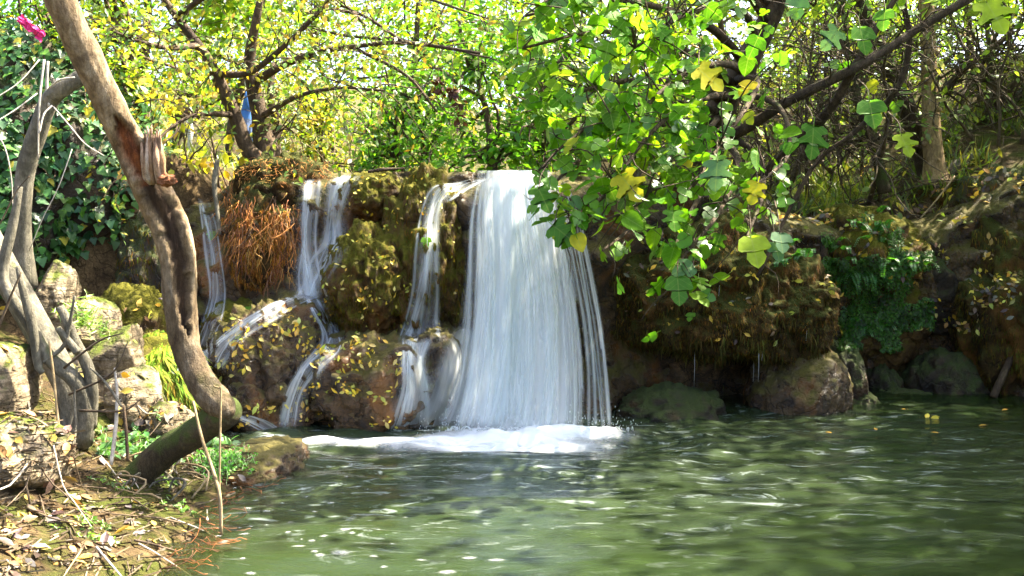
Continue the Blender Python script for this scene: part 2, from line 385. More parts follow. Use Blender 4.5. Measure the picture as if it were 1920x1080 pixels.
cps = np.array([(300, 350, 8.9), (300, 600, 8.6), (390, 400, 8.75), (390, 560, 8.65), (350, 700, 8.3), (430, 350, 8.35), (550, 350, 8.4), (430, 500, 8.3), (550, 500, 8.35),
    (585, 350, 8.5), (580, 450, 8.5), (600, 540, 8.25), (640, 350, 8.45), (640, 440, 8.4), (500, 700, 8.05), (600, 800, 7.95), (720, 350, 8.35), (720, 500, 8.3), (800, 700, 8.05),
    (900, 340, 8.2), (950, 500, 8.3), (950, 700, 8.25), (1050, 340, 8.25), (1080, 500, 8.4), (1100, 700, 8.5), (1180, 400, 8.6), (1200, 600, 8.95), (1250, 740, 9.0), (1400, 500, 9.1), (1400, 740, 9.3),
    (1550, 450, 9.4), (1600, 600, 9.6), (1650, 700, 10.1), (1750, 690, 10.2), (1700, 450, 9.75), (1830, 500, 9.6), (1830, 680, 9.5), (1930, 400, 9.5), (1930, 600, 9.2), (1930, 740, 9.2), (2060, 500, 8.9)])
toppy = curve1([(270, 385), (400, 380), (430, 350), (560, 340), (600, 326), (700, 322), (900, 325), (1060, 326), (1150, 332), (1280, 335), (1400, 372), (1500, 405), (1700, 425), (1780, 395), (1860, 350), (1950, 315), (2060, 300)])
cpx = np.arange(262, 2068, 7.0); rows = np.linspace(0, 1, 92)
A, B = np.meshgrid(cpx, rows, indexing='ij'); A = A.ravel(); B = B.ravel(); tpy = toppy(A) + np.where(A > 1100, 16, 5) * fbm(np.c_[A * .02, A * 0, A * 0], 4); cpy = tpy + B * (850 - tpy)
w = np.exp(-((A[:, None] - cps[:, 0]) ** 2 + (cpy[:, None] - cps[:, 1]) ** 2) / (2 * 62.0 ** 2)) + 1e-9
Dp = (w * cps[:, 2]).sum(1) / w.sum(1)
Dp += .35 * np.clip(1 - B * 9, 0, 1) ** 2                    # the lip rolls back at the crest
V = np.c_[(A - 960) / F * Dp, Dp, CH + (HZ - cpy) / F * Dp]
V[:, 1] += .16 * fbm(V * 1.7, 4) + .08 * fbm(V * 5 + 9, 5) - .08 * np.abs(fbm(V * 3 + 4, 3)) + .09 * fbm(V * np.array([5, 5, 1.6]) + 2, 4) - .10 * sstep(2.2, 3.2, V[:, 0]) * np.abs(fbm(V * 6 + 1, 4))
V = V.reshape(len(cpx), 92, 3)
lip = []
for k in range(1, 9):                                         # the bed of the stream above the fall
    q = V[:, 0].copy(); q[:, 1] += .17 * k; q[:, 2] += .03 * fbm(q * 4, 3) - .006 * k; lip.append(q)
V = np.concatenate([np.stack(lip[::-1], 1), V], 1); nrow = V.shape[1]
cF = gridfaces(len(cpx), nrow); V = V.reshape(-1, 3)
V_cliff = V; cliff = mesh('cliff', V, cF, M['rock_wet']); tag(cliff, 'wet brown rock face behind the falling water', kind='structure'); solid(V, cF)

_ico = {}
def ico(sub):
    if sub not in _ico:
        bm = bmesh.new(); bmesh.ops.create_icosphere(bm, subdivisions=sub, radius=1); bm.verts.ensure_lookup_table()
        _ico[sub] = (np.array([v.co[:] for v in bm.verts]), np.array([[v.index for v in f.verts] for f in bm.faces])); bm.free()
    return _ico[sub]
def blob(c, r, seed=0, amp=.16, freq=1.4, facets=0, sub=5, rot=0.0, tilt=0.0, flat=None, drape=.13):
    v, f = ico(sub); g = np.random.default_rng(seed); v = v.copy()
    for k in range(facets):
        n = unit(g.normal(size=3)); d = g.uniform(.62, .85); over = np.maximum(0, v @ n - d); v -= over[:, None] * n * .9
    o = g.uniform(0, 50, 3)
    v *= (1 + amp * fbm(v * freq + o, 4) + amp * .35 * fbm(v * freq * 4 + o, 4) - amp * .5 * np.abs(fbm(v * freq * 2.2 + o + 5, 3)))[:, None]
    if drape: v *= (1 + drape * fbm(v * np.array([4.5, 4.5, 1.0]) + o + 9, 4) - drape * .8 * np.abs(fbm(v * np.array([2.6, 2.6, 1.3]) + o + 3, 3)))[:, None]
    if flat is not None: v[:, 2] = np.where(v[:, 2] < flat, flat + (v[:, 2] - flat) * .35, v[:, 2])
    v = v * np.array(r)
    a, b = math.cos(tilt), math.sin(tilt); v = v @ np.array([[a, 0, -b], [0, 1, 0], [b, 0, a]])
    a, b = math.cos(rot), math.sin(rot); v = v @ np.array([[a, b, 0], [-b, a, 0], [0, 0, 1]])
    return v + np.array(c), f
def rock(name, label, x0, x1, y0, y1, Y, ry, mat, seed, cat='rock', group=None, **k):
    c = P((x0 + x1) / 2, (y0 + y1) / 2, Y); V, f = blob(c, (rpx((x1 - x0) / 2, Y), ry, rpx((y1 - y0) / 2, Y)), seed, **k)
    o = mesh(name, V, f, M[mat]); tag(o, label, cat, group); solid(V, f); return o, V, f
RK = {}
RK['tall rock bulge beside the wide fall'] = rock('boulder', 'tall mossy rock bulge between the thin cascades and the wide fall', 690, 885, 318, 660, 8.42, .5, 'rock_mossy', 3, 'boulder', amp=.2, sub=6)[1:] + (8000,)
mossB = rock('boulder', 'rounded moss covered boulder strewn with small yellow leaves beside the forked cascade', 598, 775, 415, 650, 8.2, .5, 'rock_mossy', 8, 'boulder', amp=.18, sub=6)
rock('boulder', 'brown dome of rock thick with yellow leaves that the cascade parts over', 392, 632, 556, 850, 8.0, .48, 'rock_wet', 12, 'boulder', amp=.16, sub=6)
rock('boulder', 'broad wet boulder at the pool edge with yellow leaves and an undercut foot', 556, 850, 612, 838, 7.95, .5, 'rock_wet', 21, 'boulder', amp=.15, sub=6)
rock('boulder', 'smooth round knob of rock below the hanging orange roots', 372, 525, 562, 720, 8.35, .33, 'rock_mossy', 5, 'boulder', amp=.14)
rock('boulder', 'small dark dome of rock with water fanning round it beside the wide fall', 770, 868, 612, 740, 7.95, .3, 'rock_wet', 6, 'boulder', amp=.08)
rock('boulder', 'sunlit leafy lump of rock just above the side stream outlet', 395, 535, 690, 830, 7.75, .28, 'rock_wet', 31, 'boulder', amp=.2)
rock('boulder', 'wet shoulder of rock hidden under the foot of the wide fall', 860, 1010, 690, 850, 8.15, .35, 'rock_wet', 33, 'boulder', amp=.15)
rock('boulder', 'dark rounded ledge at the stream crest where the forked cascade starts', 640, 760, 318, 420, 8.5, .4, 'rock_mossy', 35, 'boulder', amp=.15)
rock('rock', 'earthy mound with orange needles under the gnarled tree', 440, 640, 288, 440, 8.95, .55, 'moss_brown', 14, 'mound', amp=.15)
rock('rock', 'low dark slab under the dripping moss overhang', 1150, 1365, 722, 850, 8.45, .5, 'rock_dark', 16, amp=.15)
rock('boulder', 'smooth sunlit boulder under the end of the dripping moss overhang', 1395, 1592, 632, 850, 8.75, .5, 'rock_wet', 18, 'boulder', amp=.08, tilt=.45, sub=6, drape=.05)
rock('boulder', 'mossy boulder tucked behind the smooth sunlit one', 1525, 1622, 640, 800, 9.2, .4, 'rock_dark', 19, 'boulder', amp=.12)
rock('rock', 'low flat rock at the waterline in front of the dark hollow', 1560, 1650, 728, 800, 9.0, .3, 'rock_dark', 20, amp=.15)
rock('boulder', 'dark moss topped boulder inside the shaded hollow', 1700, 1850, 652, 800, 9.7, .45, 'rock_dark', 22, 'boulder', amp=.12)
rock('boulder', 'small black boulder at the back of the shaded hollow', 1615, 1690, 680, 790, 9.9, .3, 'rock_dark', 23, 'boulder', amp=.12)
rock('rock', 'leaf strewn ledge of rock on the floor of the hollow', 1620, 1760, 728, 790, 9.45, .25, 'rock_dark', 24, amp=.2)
RK['mossy shelf over the ferny wall'] = rock('rock', 'mossy shelf along the top of the ferny wall', 1480, 1735, 388, 560, 9.85, .6, 'rock_mossy', 25, amp=.18)[1:] + (7000,)
fernB = rock('rock', 'bulging wall of rock under bright green fern and moss', 1520, 1760, 420, 690, 9.95, .36, 'rock_mossy', 26, amp=.18, sub=6)
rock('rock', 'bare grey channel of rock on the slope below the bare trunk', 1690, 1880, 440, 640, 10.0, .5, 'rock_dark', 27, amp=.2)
RK['brown knobbly bank face'] = rock('rock', 'brown knobbly bank face above the leaning stick', 1790, 2060, 400, 800, 9.55, .55, 'moss_brown', 28, amp=.2, sub=6)[1:] + (12000,)
RK['hummock beside the fallen log'] = rock('rock', 'mossy hummock on the slope beside the fallen log', 1840, 2030, 330, 480, 10.4, .5, 'rock_mossy', 29, amp=.2)[1:] + (6000,)
RK['steep hummock at the edge of the slope'] = rock('rock', 'steep mossy hummock rising at the edge of the slope', 1790, 2010, 318, 520, 10.0, .5, 'rock_dark', 66, amp=.22)[1:] + (7000,)
RK['hummock under the bare trunk'] = rock('rock', 'mossy hummock of earth under the bare trunk', 1690, 1850, 330, 430, 10.7, .4, 'moss_brown', 30, amp=.2)[1:] + (5000,)
# the overhang of dripping moss: one lump of two lobes
oh = MB(); Va, fa = blob(P(1305, 560, 9.0), (rpx(190, 9), .9, rpx(150, 9)), 41, .2, 1.5, sub=6, tilt=.12, flat=-.55)
Vb, fb = blob(P(1435, 590, 8.95), (rpx(128, 9), .76, rpx(122, 9)), 42, .2, 1.5, sub=6, tilt=.2, flat=-.55)
oh.add(Va, fa).add(Vb, fb)
overhang = empty('moss_overhang', P(1330, 700, 8.8), 'overhanging lump of brown dripping moss beside the wide fall', 'moss overhang')
oh.build('moss_body', M['moss_brown'], overhang); solid(Va, fa); solid(Vb, fb)
# left bank rocks
pl = dict(facets=9, amp=.10, freq=2.0, drape=.04)
rock('rock', 'pale limestone outcrop that the loose rocks below the ivy rest on', 40, 330, 600, 900, 6.95, .55, 'rock_pale', 64, facets=14, amp=.16, freq=2.4, drape=.08, sub=6)
rock('rock', 'big pale sunlit rock at the frame edge behind the grey leaning tree', -70, 66, 640, 830, 5.7, .4, 'rock_pale', 51, **pl)
rock('rock', 'tan boulder with mossy patches low on the bank among dead leaves', -60, 132, 770, 935, 4.9, .35, 'rock_pale', 52, **pl)
rock('rock', 'white lichened block of limestone below the ivy', 66, 142, 490, 620, 7.2, .3, 'rock_pale', 53, **pl)
rock('rock', 'creamy layered limestone rock with a green moss tuft under the ivy', 110, 222, 548, 690, 7.0, .35, 'rock_pale', 54, **pl)
rock('rock', 'sloping limestone slab above the green mossy slope', 160, 275, 598, 760, 6.8, .35, 'rock_pale', 55, tilt=.5, **pl)
rock('rock', 'tan rock wedged behind the grey leaning tree foot', 190, 320, 680, 840, 6.4, .3, 'rock_pale', 56, **pl)
rock('rock', 'flat tan rock between the mossy slope and the curved trunk', 270, 365, 742, 850, 6.35, .25, 'rock_pale', 57, **pl)
slope = rock('rock', 'sloping rock carpeted with long green moss above the side stream', 205, 372, 628, 800, 7.1, .4, 'rock_mossy', 58, tilt=.55, amp=.1)
rock('rock', 'dark mossy rock in the gully under the ivy', 170, 335, 530, 720, 7.9, .4, 'rock_mossy', 59, amp=.16)
rock('rock', 'low smooth tongue of rock running into the pool from the bank', 395, 575, 828, 925, 6.45, .55, 'rock_wet', 60, amp=.1, tilt=-.12)
rootB = rock('rock', 'rounded rock under the hanging orange roots', 418, 562, 340, 580, 8.55, .3, 'moss_brown', 65, amp=.15)
RK['dark gully wall under the ivy'] = rock('rock', 'dark gully wall between the ivy and the thin cascade', 215, 380, 380, 660, 8.75, .45, 'rock_dark', 63, amp=.2)[1:] + (5000,)
ivyB = rock('rock', 'steep earth bank smothered in dark ivy', -260, 318, 70, 680, 9.2, 1.3, 'rock_dark', 61, 'bank', amp=.12, sub=6)

bvh = BVHTree.FromPolygons(np.concatenate(BV).tolist(), BF)
def hit(px, py):
    d = Vector(P(px, py, 1.0) - np.array([0, 0, CH])).normalized()
    l, n, i, t = bvh.ray_cast(Vector((0, 0, CH)), d, 60)
    if l is None: return None, None
    l = np.array(l); n = np.array(n)
    return l, (n if n @ np.array(d) < 0 else -n)
def drop(x, y, z=6.0):
    l, n, i, t = bvh.ray_cast(Vector((x, y, z)), Vector((0, 0, -1)), 20)
    return (np.array(l), np.array(n) * (1 if n[2] > 0 else -1)) if l is not None else (np.array([x, y, 0.]), np.array([0, 0, 1.]))

# ------------------------------------------------------------------ the pool
wx = np.concatenate([np.arange(-30, -3, 3.), np.arange(-3, 6.2, .026), np.arange(6.2, 30, 2.)]); wy = np.concatenate([np.arange(-14, 2.6, .8), np.arange(2.6, 10.6, .026), [12.0]])
WX, WY = np.meshgrid(wx, wy, indexing='ij'); a, b = WX.ravel(), WY.ravel()
def wave(a, b):
    dist = np.hypot(np.maximum(np.abs(a + .1) - 1.0, 0), b - 7.4); act = np.exp(-dist / 1.8)
    p = np.c_[a * .55, b * 1.7, np.zeros_like(a)]
    wz = (.013 + .03 * act) * fbm(p * 1.3, 2) + (.005 + .02 * act) * fbm(p * 2.9 + 5, 2) + (.0015 + .006 * act) * fbm(p * 5 + 3, 2)
    return wz + .016 * act * np.sin(dist * 12 + 3 * fbm(p * .8, 2))
wz = wave(a, b)
t = NT('pool_water'); pp = t.pos()
turb = t.rng(t.n('VectorMath', {0: t.scaled(pp, (.55, 1, 0)), 1: (-.2, 7.2, 0)}, operation='DISTANCE').outputs['Value'], .3, 4.2, 1, 0)
col = t.mix(turb, (.007, .017, .0005), (.036, .05, .028))
col = t.mix(t.rng(t.noise(1.6, 5, t.scaled(pp, (1, 2.5, 1)), .6, 1.2), .45, .7, 0, .5), col, (.014, .028, .001))
foamf = t.math('MULTIPLY', t.rng(t.noise(3.2, 7, t.scaled(pp, (1, 3.2, 1)), .68, 1.5), .56, .72), t.rng(turb, .3, .9))
col = t.mix(t.math('MULTIPLY', foamf, .55), col, (.7, .78, .78))
h = t.math('ADD', t.noise(5, 5, t.scaled(pp, (.7, 2.4, 1)), .6, .6), t.math('MULTIPLY', t.noise(26, 3, t.scaled(pp, (.5, 1.8, 1)), .6), .22))
pb = t.n('BsdfPrincipled', {'Base Color': col, 'Roughness': t.rng(foamf, 0, 1, .09, .5), 'IOR': 1.333, 'Normal': t.bump(h, .26, .03), 'Specular IOR Level': .5})
e = t.attr('edge', 'Fac')
clear = t.n('MixShader', {0: e, 1: t.n('BsdfTransparent', {'Color': (.75, .72, .5, 1)}).outputs[0], 2: pb.outputs[0]})
glz = t.n('BsdfGlossy', {'Roughness': .08, 'Normal': t.bump(h, .55, .03)})
fr = t.n('Fresnel', {'IOR': 1.333})
M['pool'] = t.surf(t.n('MixShader', {0: t.math('MULTIPLY', fr.outputs[0], t.math('SUBTRACT', 1.0, e)), 1: clear.outputs[0], 2: glz.outputs[0]}).outputs[0])
depth = np.clip(-H(a, b, False), 0, 1); alpha = np.clip(.35 + depth * 4.5, 0, 1)
pool = mesh('pool_water', np.c_[a, b, wz], gridfaces(len(wx), len(wy)), M['pool'], edge=alpha)
tag(pool, 'green rippled water of the pool below the falls', kind='structure')

# ------------------------------------------------------------------ falling water
M['fall_main'] = m_fall('wide_fall_water', .36, .66, 36, .4, .88, .45)
M['fall_back'] = m_fall('wide_fall_water_behind', .40, .68, 22, .4, .75, .6)
M['fall_thin'] = m_fall('thin_cascade_water', .42, .72, 70, .8, .66, .8)
M['veil'] = m_fall('thin_water_veil', .34, .95, 60, .6, .45, 1.0, .02, .2)
M['strand'] = m_fall('fall_strand_water', .12, .9, 60, .5, .52, 1.0, .02, .2)
M['strand_white'] = m_fall('fall_strand_white_water', .1, .7, 50, .4, .75, 1.0, .04, .3)
M['foam'] = m_foam('white_foam', -.08, .42, 5, (1, 1.6, 1))
M['fleck'] = m_foam('foam_fleck', .2, 1.25, 26, (1, 1.4, 1), .55)
def smooth_rows(D, k=3):
    for _ in range(k): D[1:-1] = .25 * D[:-2] + .5 * D[1:-1] + .25 * D[2:]; D[:, 1:-1] = .2 * D[:, :-2] + .6 * D[:, 1:-1] + .2 * D[:, 2:]
    return D
def sheet(rows, nu, nv, depth=None, off=.035, seed=0., wob=.02, mid=0.0, thin=0.0):
    """rows of (photo y, x of the two edges): water lying on the rock there, or falling free where a depth curve is given"""
    r = np.array(rows, float); t = np.linspace(0, 1, nv); R = catmull(r, nv)
    u = np.linspace(0, 1, nu); X = R[:, 1:2] + (R[:, 2:3] - R[:, 1:2]) * u; Yp = np.repeat(R[:, :1], nu, 1)
    if depth is not None: D = np.repeat(np.interp(R[:, 0], *np.array(depth, float).T)[:, None], nu, 1)
    else:
        D = np.full((nv, nu), np.nan)
        for i in range(nv):
            for j in range(nu):
                l, n = hit(X[i, j], Yp[i, j])
                if l is not None: D[i, j] = min(l[1], 9.5)
        D = np.where(np.isnan(D), np.nanmean(D), D); D = smooth_rows(D, 5) - off
    s = np.stack([X / 60 + seed, Yp / 300, np.zeros_like(X)], -1).reshape(-1, 3)
    D = D + (wob * fbm(np.c_[s[:, 0] * 2.2, s[:, 1], s[:, 2]], 3)).reshape(D.shape) - mid * np.sin(np.pi * u)[None]
    V = np.stack([(X - 960) / F * D, D, CH + (HZ - Yp) / F * D], -1)
    dv = np.linalg.norm(np.diff(V[:, nu // 2], axis=0), axis=1); vv = np.concatenate([[0], np.cumsum(dv)])
    wid = np.median(np.linalg.norm(V[:, -1] - V[:, 0], axis=1))
    flow = np.stack([np.repeat(u[None] * wid, nv, 0) + seed, np.repeat(vv[:, None], nu, 1), np.full((nv, nu), seed)], -1).reshape(-1, 3)
    edge = (np.minimum(1, np.minimum(u, 1 - u) * 2.6) if depth is not None else np.sin(np.pi * u) ** 1.2)[None] * np.ones((nv, 1))
    edge = edge * (1 - thin * sstep(.5, 1, u))[None]
    fd = np.minimum(1, np.minimum(t, 1 - t) * 14 + .15)[:, None]
    return V.reshape(-1, 3), gridfaces(nv, nu), flow, (edge * fd).ravel()
fall = empty('waterfall', P(980, 800, 7.6), 'wide silky white waterfall pouring over the ledge into the pool', 'waterfall')
fd = [(315, 8.35), (326, 8.12), (345, 7.98), (420, 7.84), (520, 7.74), (640, 7.66), (830, 7.58)]
V, f, fl, ed = sheet([(318, 880, 1068), (330, 874, 1075), (400, 866, 1098), (500, 862, 1122), (600, 850, 1142), (700, 836, 1156), (760, 820, 1162), (815, 796, 1168)], 130, 60, fd, seed=3, wob=.05, mid=.10, thin=.6)
mesh('water_curtain', V, f, M['fall_main'], fall, flow=fl, edge=ed)
V, f, fl, ed = sheet([(320, 890, 1062), (420, 872, 1092), (520, 868, 1118), (640, 860, 1140), (740, 842, 1152), (815, 822, 1160)], 100, 40, [(a_, b_ + .13) for a_, b_ in fd], seed=31, wob=.06, mid=.06, thin=.65)
mesh('water_curtain', V, f, M['fall_back'], fall, flow=fl, edge=ed)
V, f, fl, ed = sheet([(322, 885, 1010), (420, 874, 1015), (520, 868, 1010), (640, 858, 1005), (815, 818, 1010)], 90, 40, [(a_, b_ - .05) for a_, b_ in fd], seed=57, wob=.05, mid=.08)
mesh('water_curtain', V, f, M['fall_main'], fall, flow=fl, edge=ed)
V, f, fl, ed = sheet([(610, 845, 910), (680, 812, 910), (740, 785, 915), (815, 740, 930)], 40, 24, None, seed=77, off=.08)
mesh('water_fan', V, f, M['strand_white'], fall, flow=fl, edge=ed)
# single strands of the curtain: thick white ones together on its full side, thin loose ones on the other
LY, LX, RX = [320, 345, 400, 500, 600, 700, 760, 815], [888, 880, 870, 866, 858, 842, 826, 800], [1062, 1080, 1102, 1128, 1150, 1164, 1170, 1176]
for k in range(52):
    fr_ = rng.random() ** .8; loose = fr_ > .62; j0 = rng.normal() * 4; j1 = rng.normal() * (9 if loose else 12)
    y1 = 815 if (k % 4 or not loose) else rng.uniform(560, 780); y0 = rng.uniform(322, 340) if k % 3 else rng.uniform(350, 520)
    wdt = rng.uniform(3, 10) if loose else rng.uniform(4, 14); m = lambda y: np.interp(y, LY, LX) + (np.interp(y, LY, RX) - np.interp(y, LY, LX)) * fr_ + j0 + j1 * ((y - 320) / 495) ** 2 + 2 * math.sin(y * .013 + k)
    V, f, fl, ed = sheet([(y, m(y) - wdt * (.5 + .6 * (y - 320) / 495), m(y) + wdt * (.5 + .6 * (y - 320) / 495)) for y in np.linspace(y0, y1, 8)], 7, 18, [(a_, b_ - .10 - .05 * rng.random()) for a_, b_ in fd[:1]] + [(a_, b_ - .12 - .04 * math.sin(k)) for a_, b_ in fd[1:]], seed=100 + k, wob=.02, mid=.012)
    mesh('strand', V, f, M['veil' if k % 3 else 'strand'], fall, flow=fl, edge=ed)
def cascade(label, parts):
    root = None
    for k, (rows, nu, nv) in enumerate(parts):
        rows = np.array(rows, float); c_ = (rows[:, 1] + rows[:, 2]) / 2; w_ = rows[:, 2] - rows[:, 1]
        sets = [('water_veil', c_, w_ * .8, 'veil', nu, .02)]
        for s_ in range(max(4, int(w_.mean() / 7))):
            u_ = rng.uniform(-.42, .42) + np.cumsum(rng.normal(size=len(c_)) * .10); sets.append(('water_strand', c_ + np.clip(u_, -.55, .55) * w_, np.maximum(3.5, w_ * rng.uniform(.07, .2) * (1 + .5 * rng.normal(size=len(c_))).clip(.5, 1.8)), 'strand', 6, .03))
        for nm, cc, hw_, mt, nu_, of in sets:
            V, f, fl, ed = sheet(np.c_[rows[:, 0], cc - hw_, cc + hw_], nu_, nv, None, off=of, seed=rng.uniform(0, 90), wob=.012)
            if root is None: root = empty('cascade', V[-1], label, 'cascade', 'thin cascades beside the wide fall')
            mesh(nm, V, f, M[mt], root, flow=fl, edge=ed)
cascade('forked cascade sliding off the ledge beside the hanging orange roots', [
    ([(335, 570, 600), (360, 562, 598), (450, 556, 592), (520, 552, 600), (562, 552, 612)], 22, 36),
    ([(326, 640, 680), (345, 618, 668), (400, 606, 652), (455, 606, 650), (490, 585, 640), (530, 572, 612), (562, 556, 605)], 26, 40),
    ([(552, 548, 608), (570, 505, 560), (600, 455, 512), (632, 410, 455), (660, 380, 430), (695, 366, 408)], 24, 40),
    ([(552, 565, 610), (585, 585, 618), (625, 605, 638), (655, 590, 640), (690, 560, 612), (740, 538, 578), (815, 518, 562)], 22, 44)])
cascade('thin cascade running down the dark gully behind the curved trunk', [([(372, 372, 388), (420, 380, 404), (480, 388, 412), (545, 394, 420), (590, 384, 415), (630, 368, 400), (655, 362, 392)], 16, 44)])
cascade('narrow cascade down the wet rock next to the wide fall', [
    ([(342, 850, 890), (352, 808, 850), (400, 792, 826), (470, 782, 822), (540, 775, 818), (600, 758, 815), (640, 745, 820)], 28, 44),
    ([(335, 880, 920), (352, 830, 880), (380, 806, 840)], 14, 12),
    ([(632, 752, 815), (680, 752, 800), (730, 748, 815), (815, 732, 812)], 28, 26)])
cascade('small white chute of water sliding into the pool past the curved trunk elbow', [([(778, 425, 470), (790, 450, 505), (806, 480, 535), (820, 505, 560)], 24, 20)])
cascade('trickle of water pooling between the curved trunk and the knob of rock', [([(655, 330, 400), (672, 318, 405), (690, 318, 390), (702, 330, 370)], 24, 14)])
# foam where the water lands
def foam_patch(cx, cy, rx, ry, h, n=60, m=20, name='foam', mat='foam', parent=None, seed=0.):
    U, W = np.meshgrid(np.linspace(-1, 1, n), np.linspace(-1, 1, m), indexing='ij'); u, w = U.ravel(), W.ravel()
    r = np.sqrt(u ** 2 + w ** 2); e = np.clip(1 - r, 0, 1)
    q = np.c_[u * rx * 3 + seed, w * ry * 6, np.zeros_like(u)]
    z = wave(cx + u * rx, cy + w * ry) + .004 + h * e * np.clip(.8 + 1.0 * fbm(q, 4), 0, 2)
    return np.c_[cx + u * rx, cy + w * ry, z], gridfaces(n, m), e
fo = empty('foam', (-.2, 7.2, 0), 'bright churned foam where the wide fall strikes the pool', 'foam')
for cx, cy_, rx, ry, h in [(-.05, 7.28, 1.0, .36, .07), (-.85, 7.22, .95, .22, .04), (.35, 7.40, .65, .28, .06), (-.1, 7.06, 1.0, .26, .03), (-1.3, 7.16, .5, .14, .03)]:
    V, f, ed = foam_patch(cx, cy_, rx, ry, h, 110, 40, seed=cx * 9)
    mesh('foam_sheet', V, f, M['foam'], fo, edge=ed)
sp = MB(); v0, f0 = ico(1)
for k in range(420):
    x = rng.uniform(-.7, .95); z = abs(rng.normal()) * .07 + .03; c = np.array([x, 7.45 + rng.normal() * .08, z])
    sp.add(v0 * np.array([.5, .5, 1.4]) * rng.uniform(.002, .006) + c, f0)
for k in range(60):
    x = rng.uniform(-.5, .95); q0 = np.array([x, 7.42, .04]); l = rng.uniform(.04, .13); sx = rng.normal() * .04
    pth = np.array([q0 + np.array([sx * s_, -.05 * s_, l * (s_ - s_ ** 2 * .8)]) for s_ in np.linspace(0, 1.1, 6)]); sp.add(*tube(pth, np.linspace(.005, .0015, 6), 4))
tD = NT('spray_drop'); M['spray'] = tD.surf(tD.n('BsdfPrincipled', {'Base Color': (.85, .9, .92, 1), 'Roughness': .3, 'Transmission Weight': .3}).outputs[0])
so = sp.build('spray', M['spray']); tag(so, 'droplets of spray thrown up at the foot of the fall', 'spray', kind='stuff')

# ------------------------------------------------------------------ trees
FIG_A = leaf_tpl([(0, 0), (.22, -.05), (.40, .08), (.44, .2), (.5, .42), (.40, .5), (.25, .45), (.25, .54), (.3, .7), (.18, .88), (0, 1)], .2, .12, .35)
FIG_B = leaf_tpl([(0, 0), (.25, -.04), (.41, .18), (.43, .43), (.33, .68), (.15, .9), (0, 1)], .22, .15, .35)
FIG_C = leaf_tpl([(0, 0), (.28, -.1), (.43, .0), (.46, .13), (.26, .19), (.27, .27), (.54, .46), (.48, .58), (.2, .48), (.17, .57), (.26, .75), (.14, .92), (0, 1)], .15, .1, .35)
def leaf_mesh(name, tpl, mat): return rawmesh(name, tpl[0], tpl[1], M[mat])
FIGM = [leaf_mesh('fig_leaf', t_, 'leaf_fig') for t_ in (FIG_A, FIG_C, FIG_A, FIG_C, FIG_B)]
OVALM = leaf_mesh('oval_leaf', L_OVAL, 'leaf_obj'); IVYM = leaf_mesh('ivy_leaf', L_IVY, 'leaf_ivy')
DEADM = [leaf_mesh('dead_leaf', leaf_tpl([(0, 0), (.22, .3), (.22, .62), (0, 1)], fo_, dr_, .2), 'leaf_dead') for fo_, dr_ in ((.25, .1), (.6, -.25), (-.1, .35))]
def leaf_obj(name, me, pos, nrm, tip, size, parent=None, color=(1, 1, 1)):
    n = unit(nrm); t_ = np.asarray(tip, float); t_ = unit(t_ - n * (t_ @ n) + 1e-6); s = np.cross(t_, n)
    o = bpy.data.objects.new(name, me); C.objects.link(o)
    q = np.asarray(pos, float) - (np.array(parent.location) if parent else 0)
    m = Matrix(((s[0] * size, t_[0] * size, n[0] * size, q[0]), (s[1] * size, t_[1] * size, n[1] * size, q[1]), (s[2] * size, t_[2] * size, n[2] * size, q[2]), (0, 0, 0, 1)))
    if parent: o.parent = parent
    o.matrix_basis = m; o.color = (*[float(v) for v in color], 1)
    return o
def px_path(pts, n):                       # (px, py, Y, radius in px) -> path and radii in metres
    a = np.array([[*P(p[0], p[1], p[2]), rpx(p[3], p[2])] for p in pts]); c = catmull(a, n); return c[:, :3], np.maximum(c[:, 3], .001)
def limb(name, pts, mat, parent, n=24, sides=10, rough=.12, freq=9., **k):
    pth, r = px_path(pts, n); V, f = tube(pth, r, sides, rough, freq, seed=rng.uniform(0, 9)); mesh(name, V, f, M[mat], parent, **k); return pth, r
def twigs_on(paths, count, length, r, mb, levels=1, bias=(0, 0, 0), wander=.28, grav=.1, tmin=.3, sides=4, n=6):
    out = []
    for k in range(count):
        pth = paths[rng.integers(len(paths))]; i = rng.integers(int(len(pth) * tmin), len(pth)); d = unit(rnd_dir(1, bias)[0] + .6 * unit(pth[min(i + 1, len(pth) - 1)] - pth[max(i - 1, 0)] + 1e-6))
        L = length * rng.uniform(.5, 1.4); q = walk(pth[i], d, L, n, wander, grav); q = catmull(q, n + 3)
        mb.add(*tube(q, np.linspace(r * rng.uniform(.7, 1.2), r * .25, len(q)), sides)); out.append(q)
    if levels > 1: out += twigs_on(out, int(count * 1.3), length * .55, r * .55, mb, levels - 1, bias, wander, grav, tmin, 3, 5)
    return out
def vis(pos):                               # photo pixel of points
    return np.c_[960 + pos[:, 0] / pos[:, 1] * F, HZ - (pos[:, 2] - CH) / pos[:, 1] * F]
def leaves_on(paths, count, spread, bias_n=(0, -.3, .7), tmin=.3):
    pos = np.empty((count, 3)); tip = np.empty((count, 3))
    for k in range(count):
        pth = paths[rng.integers(len(paths))]; i = rng.integers(int(len(pth) * tmin), len(pth)); pos[k] = pth[i]; tip[k] = pth[-1] - pth[0]
    pos += rng.normal(size=(count, 3)) * spread
    q = vis(pos); far = ((q[:, 0] > 336) & (q[:, 0] < 378) & (q[:, 1] > 200) & (q[:, 1] < 285) | (q[:, 0] > 448) & (q[:, 0] < 476) & (q[:, 1] > 145) & (q[:, 1] < 265)) & (rng.random(count) < .8)
    pos, tip = pos[~far], tip[~far]; count = len(pos)       # the gaps in the leaves where the path shows
    return pos, rnd_dir(count, np.array(bias_n) * 1.6), unit(tip) + rng.normal(size=(count, 3)) * .6 + np.array([0, 0, -.5])
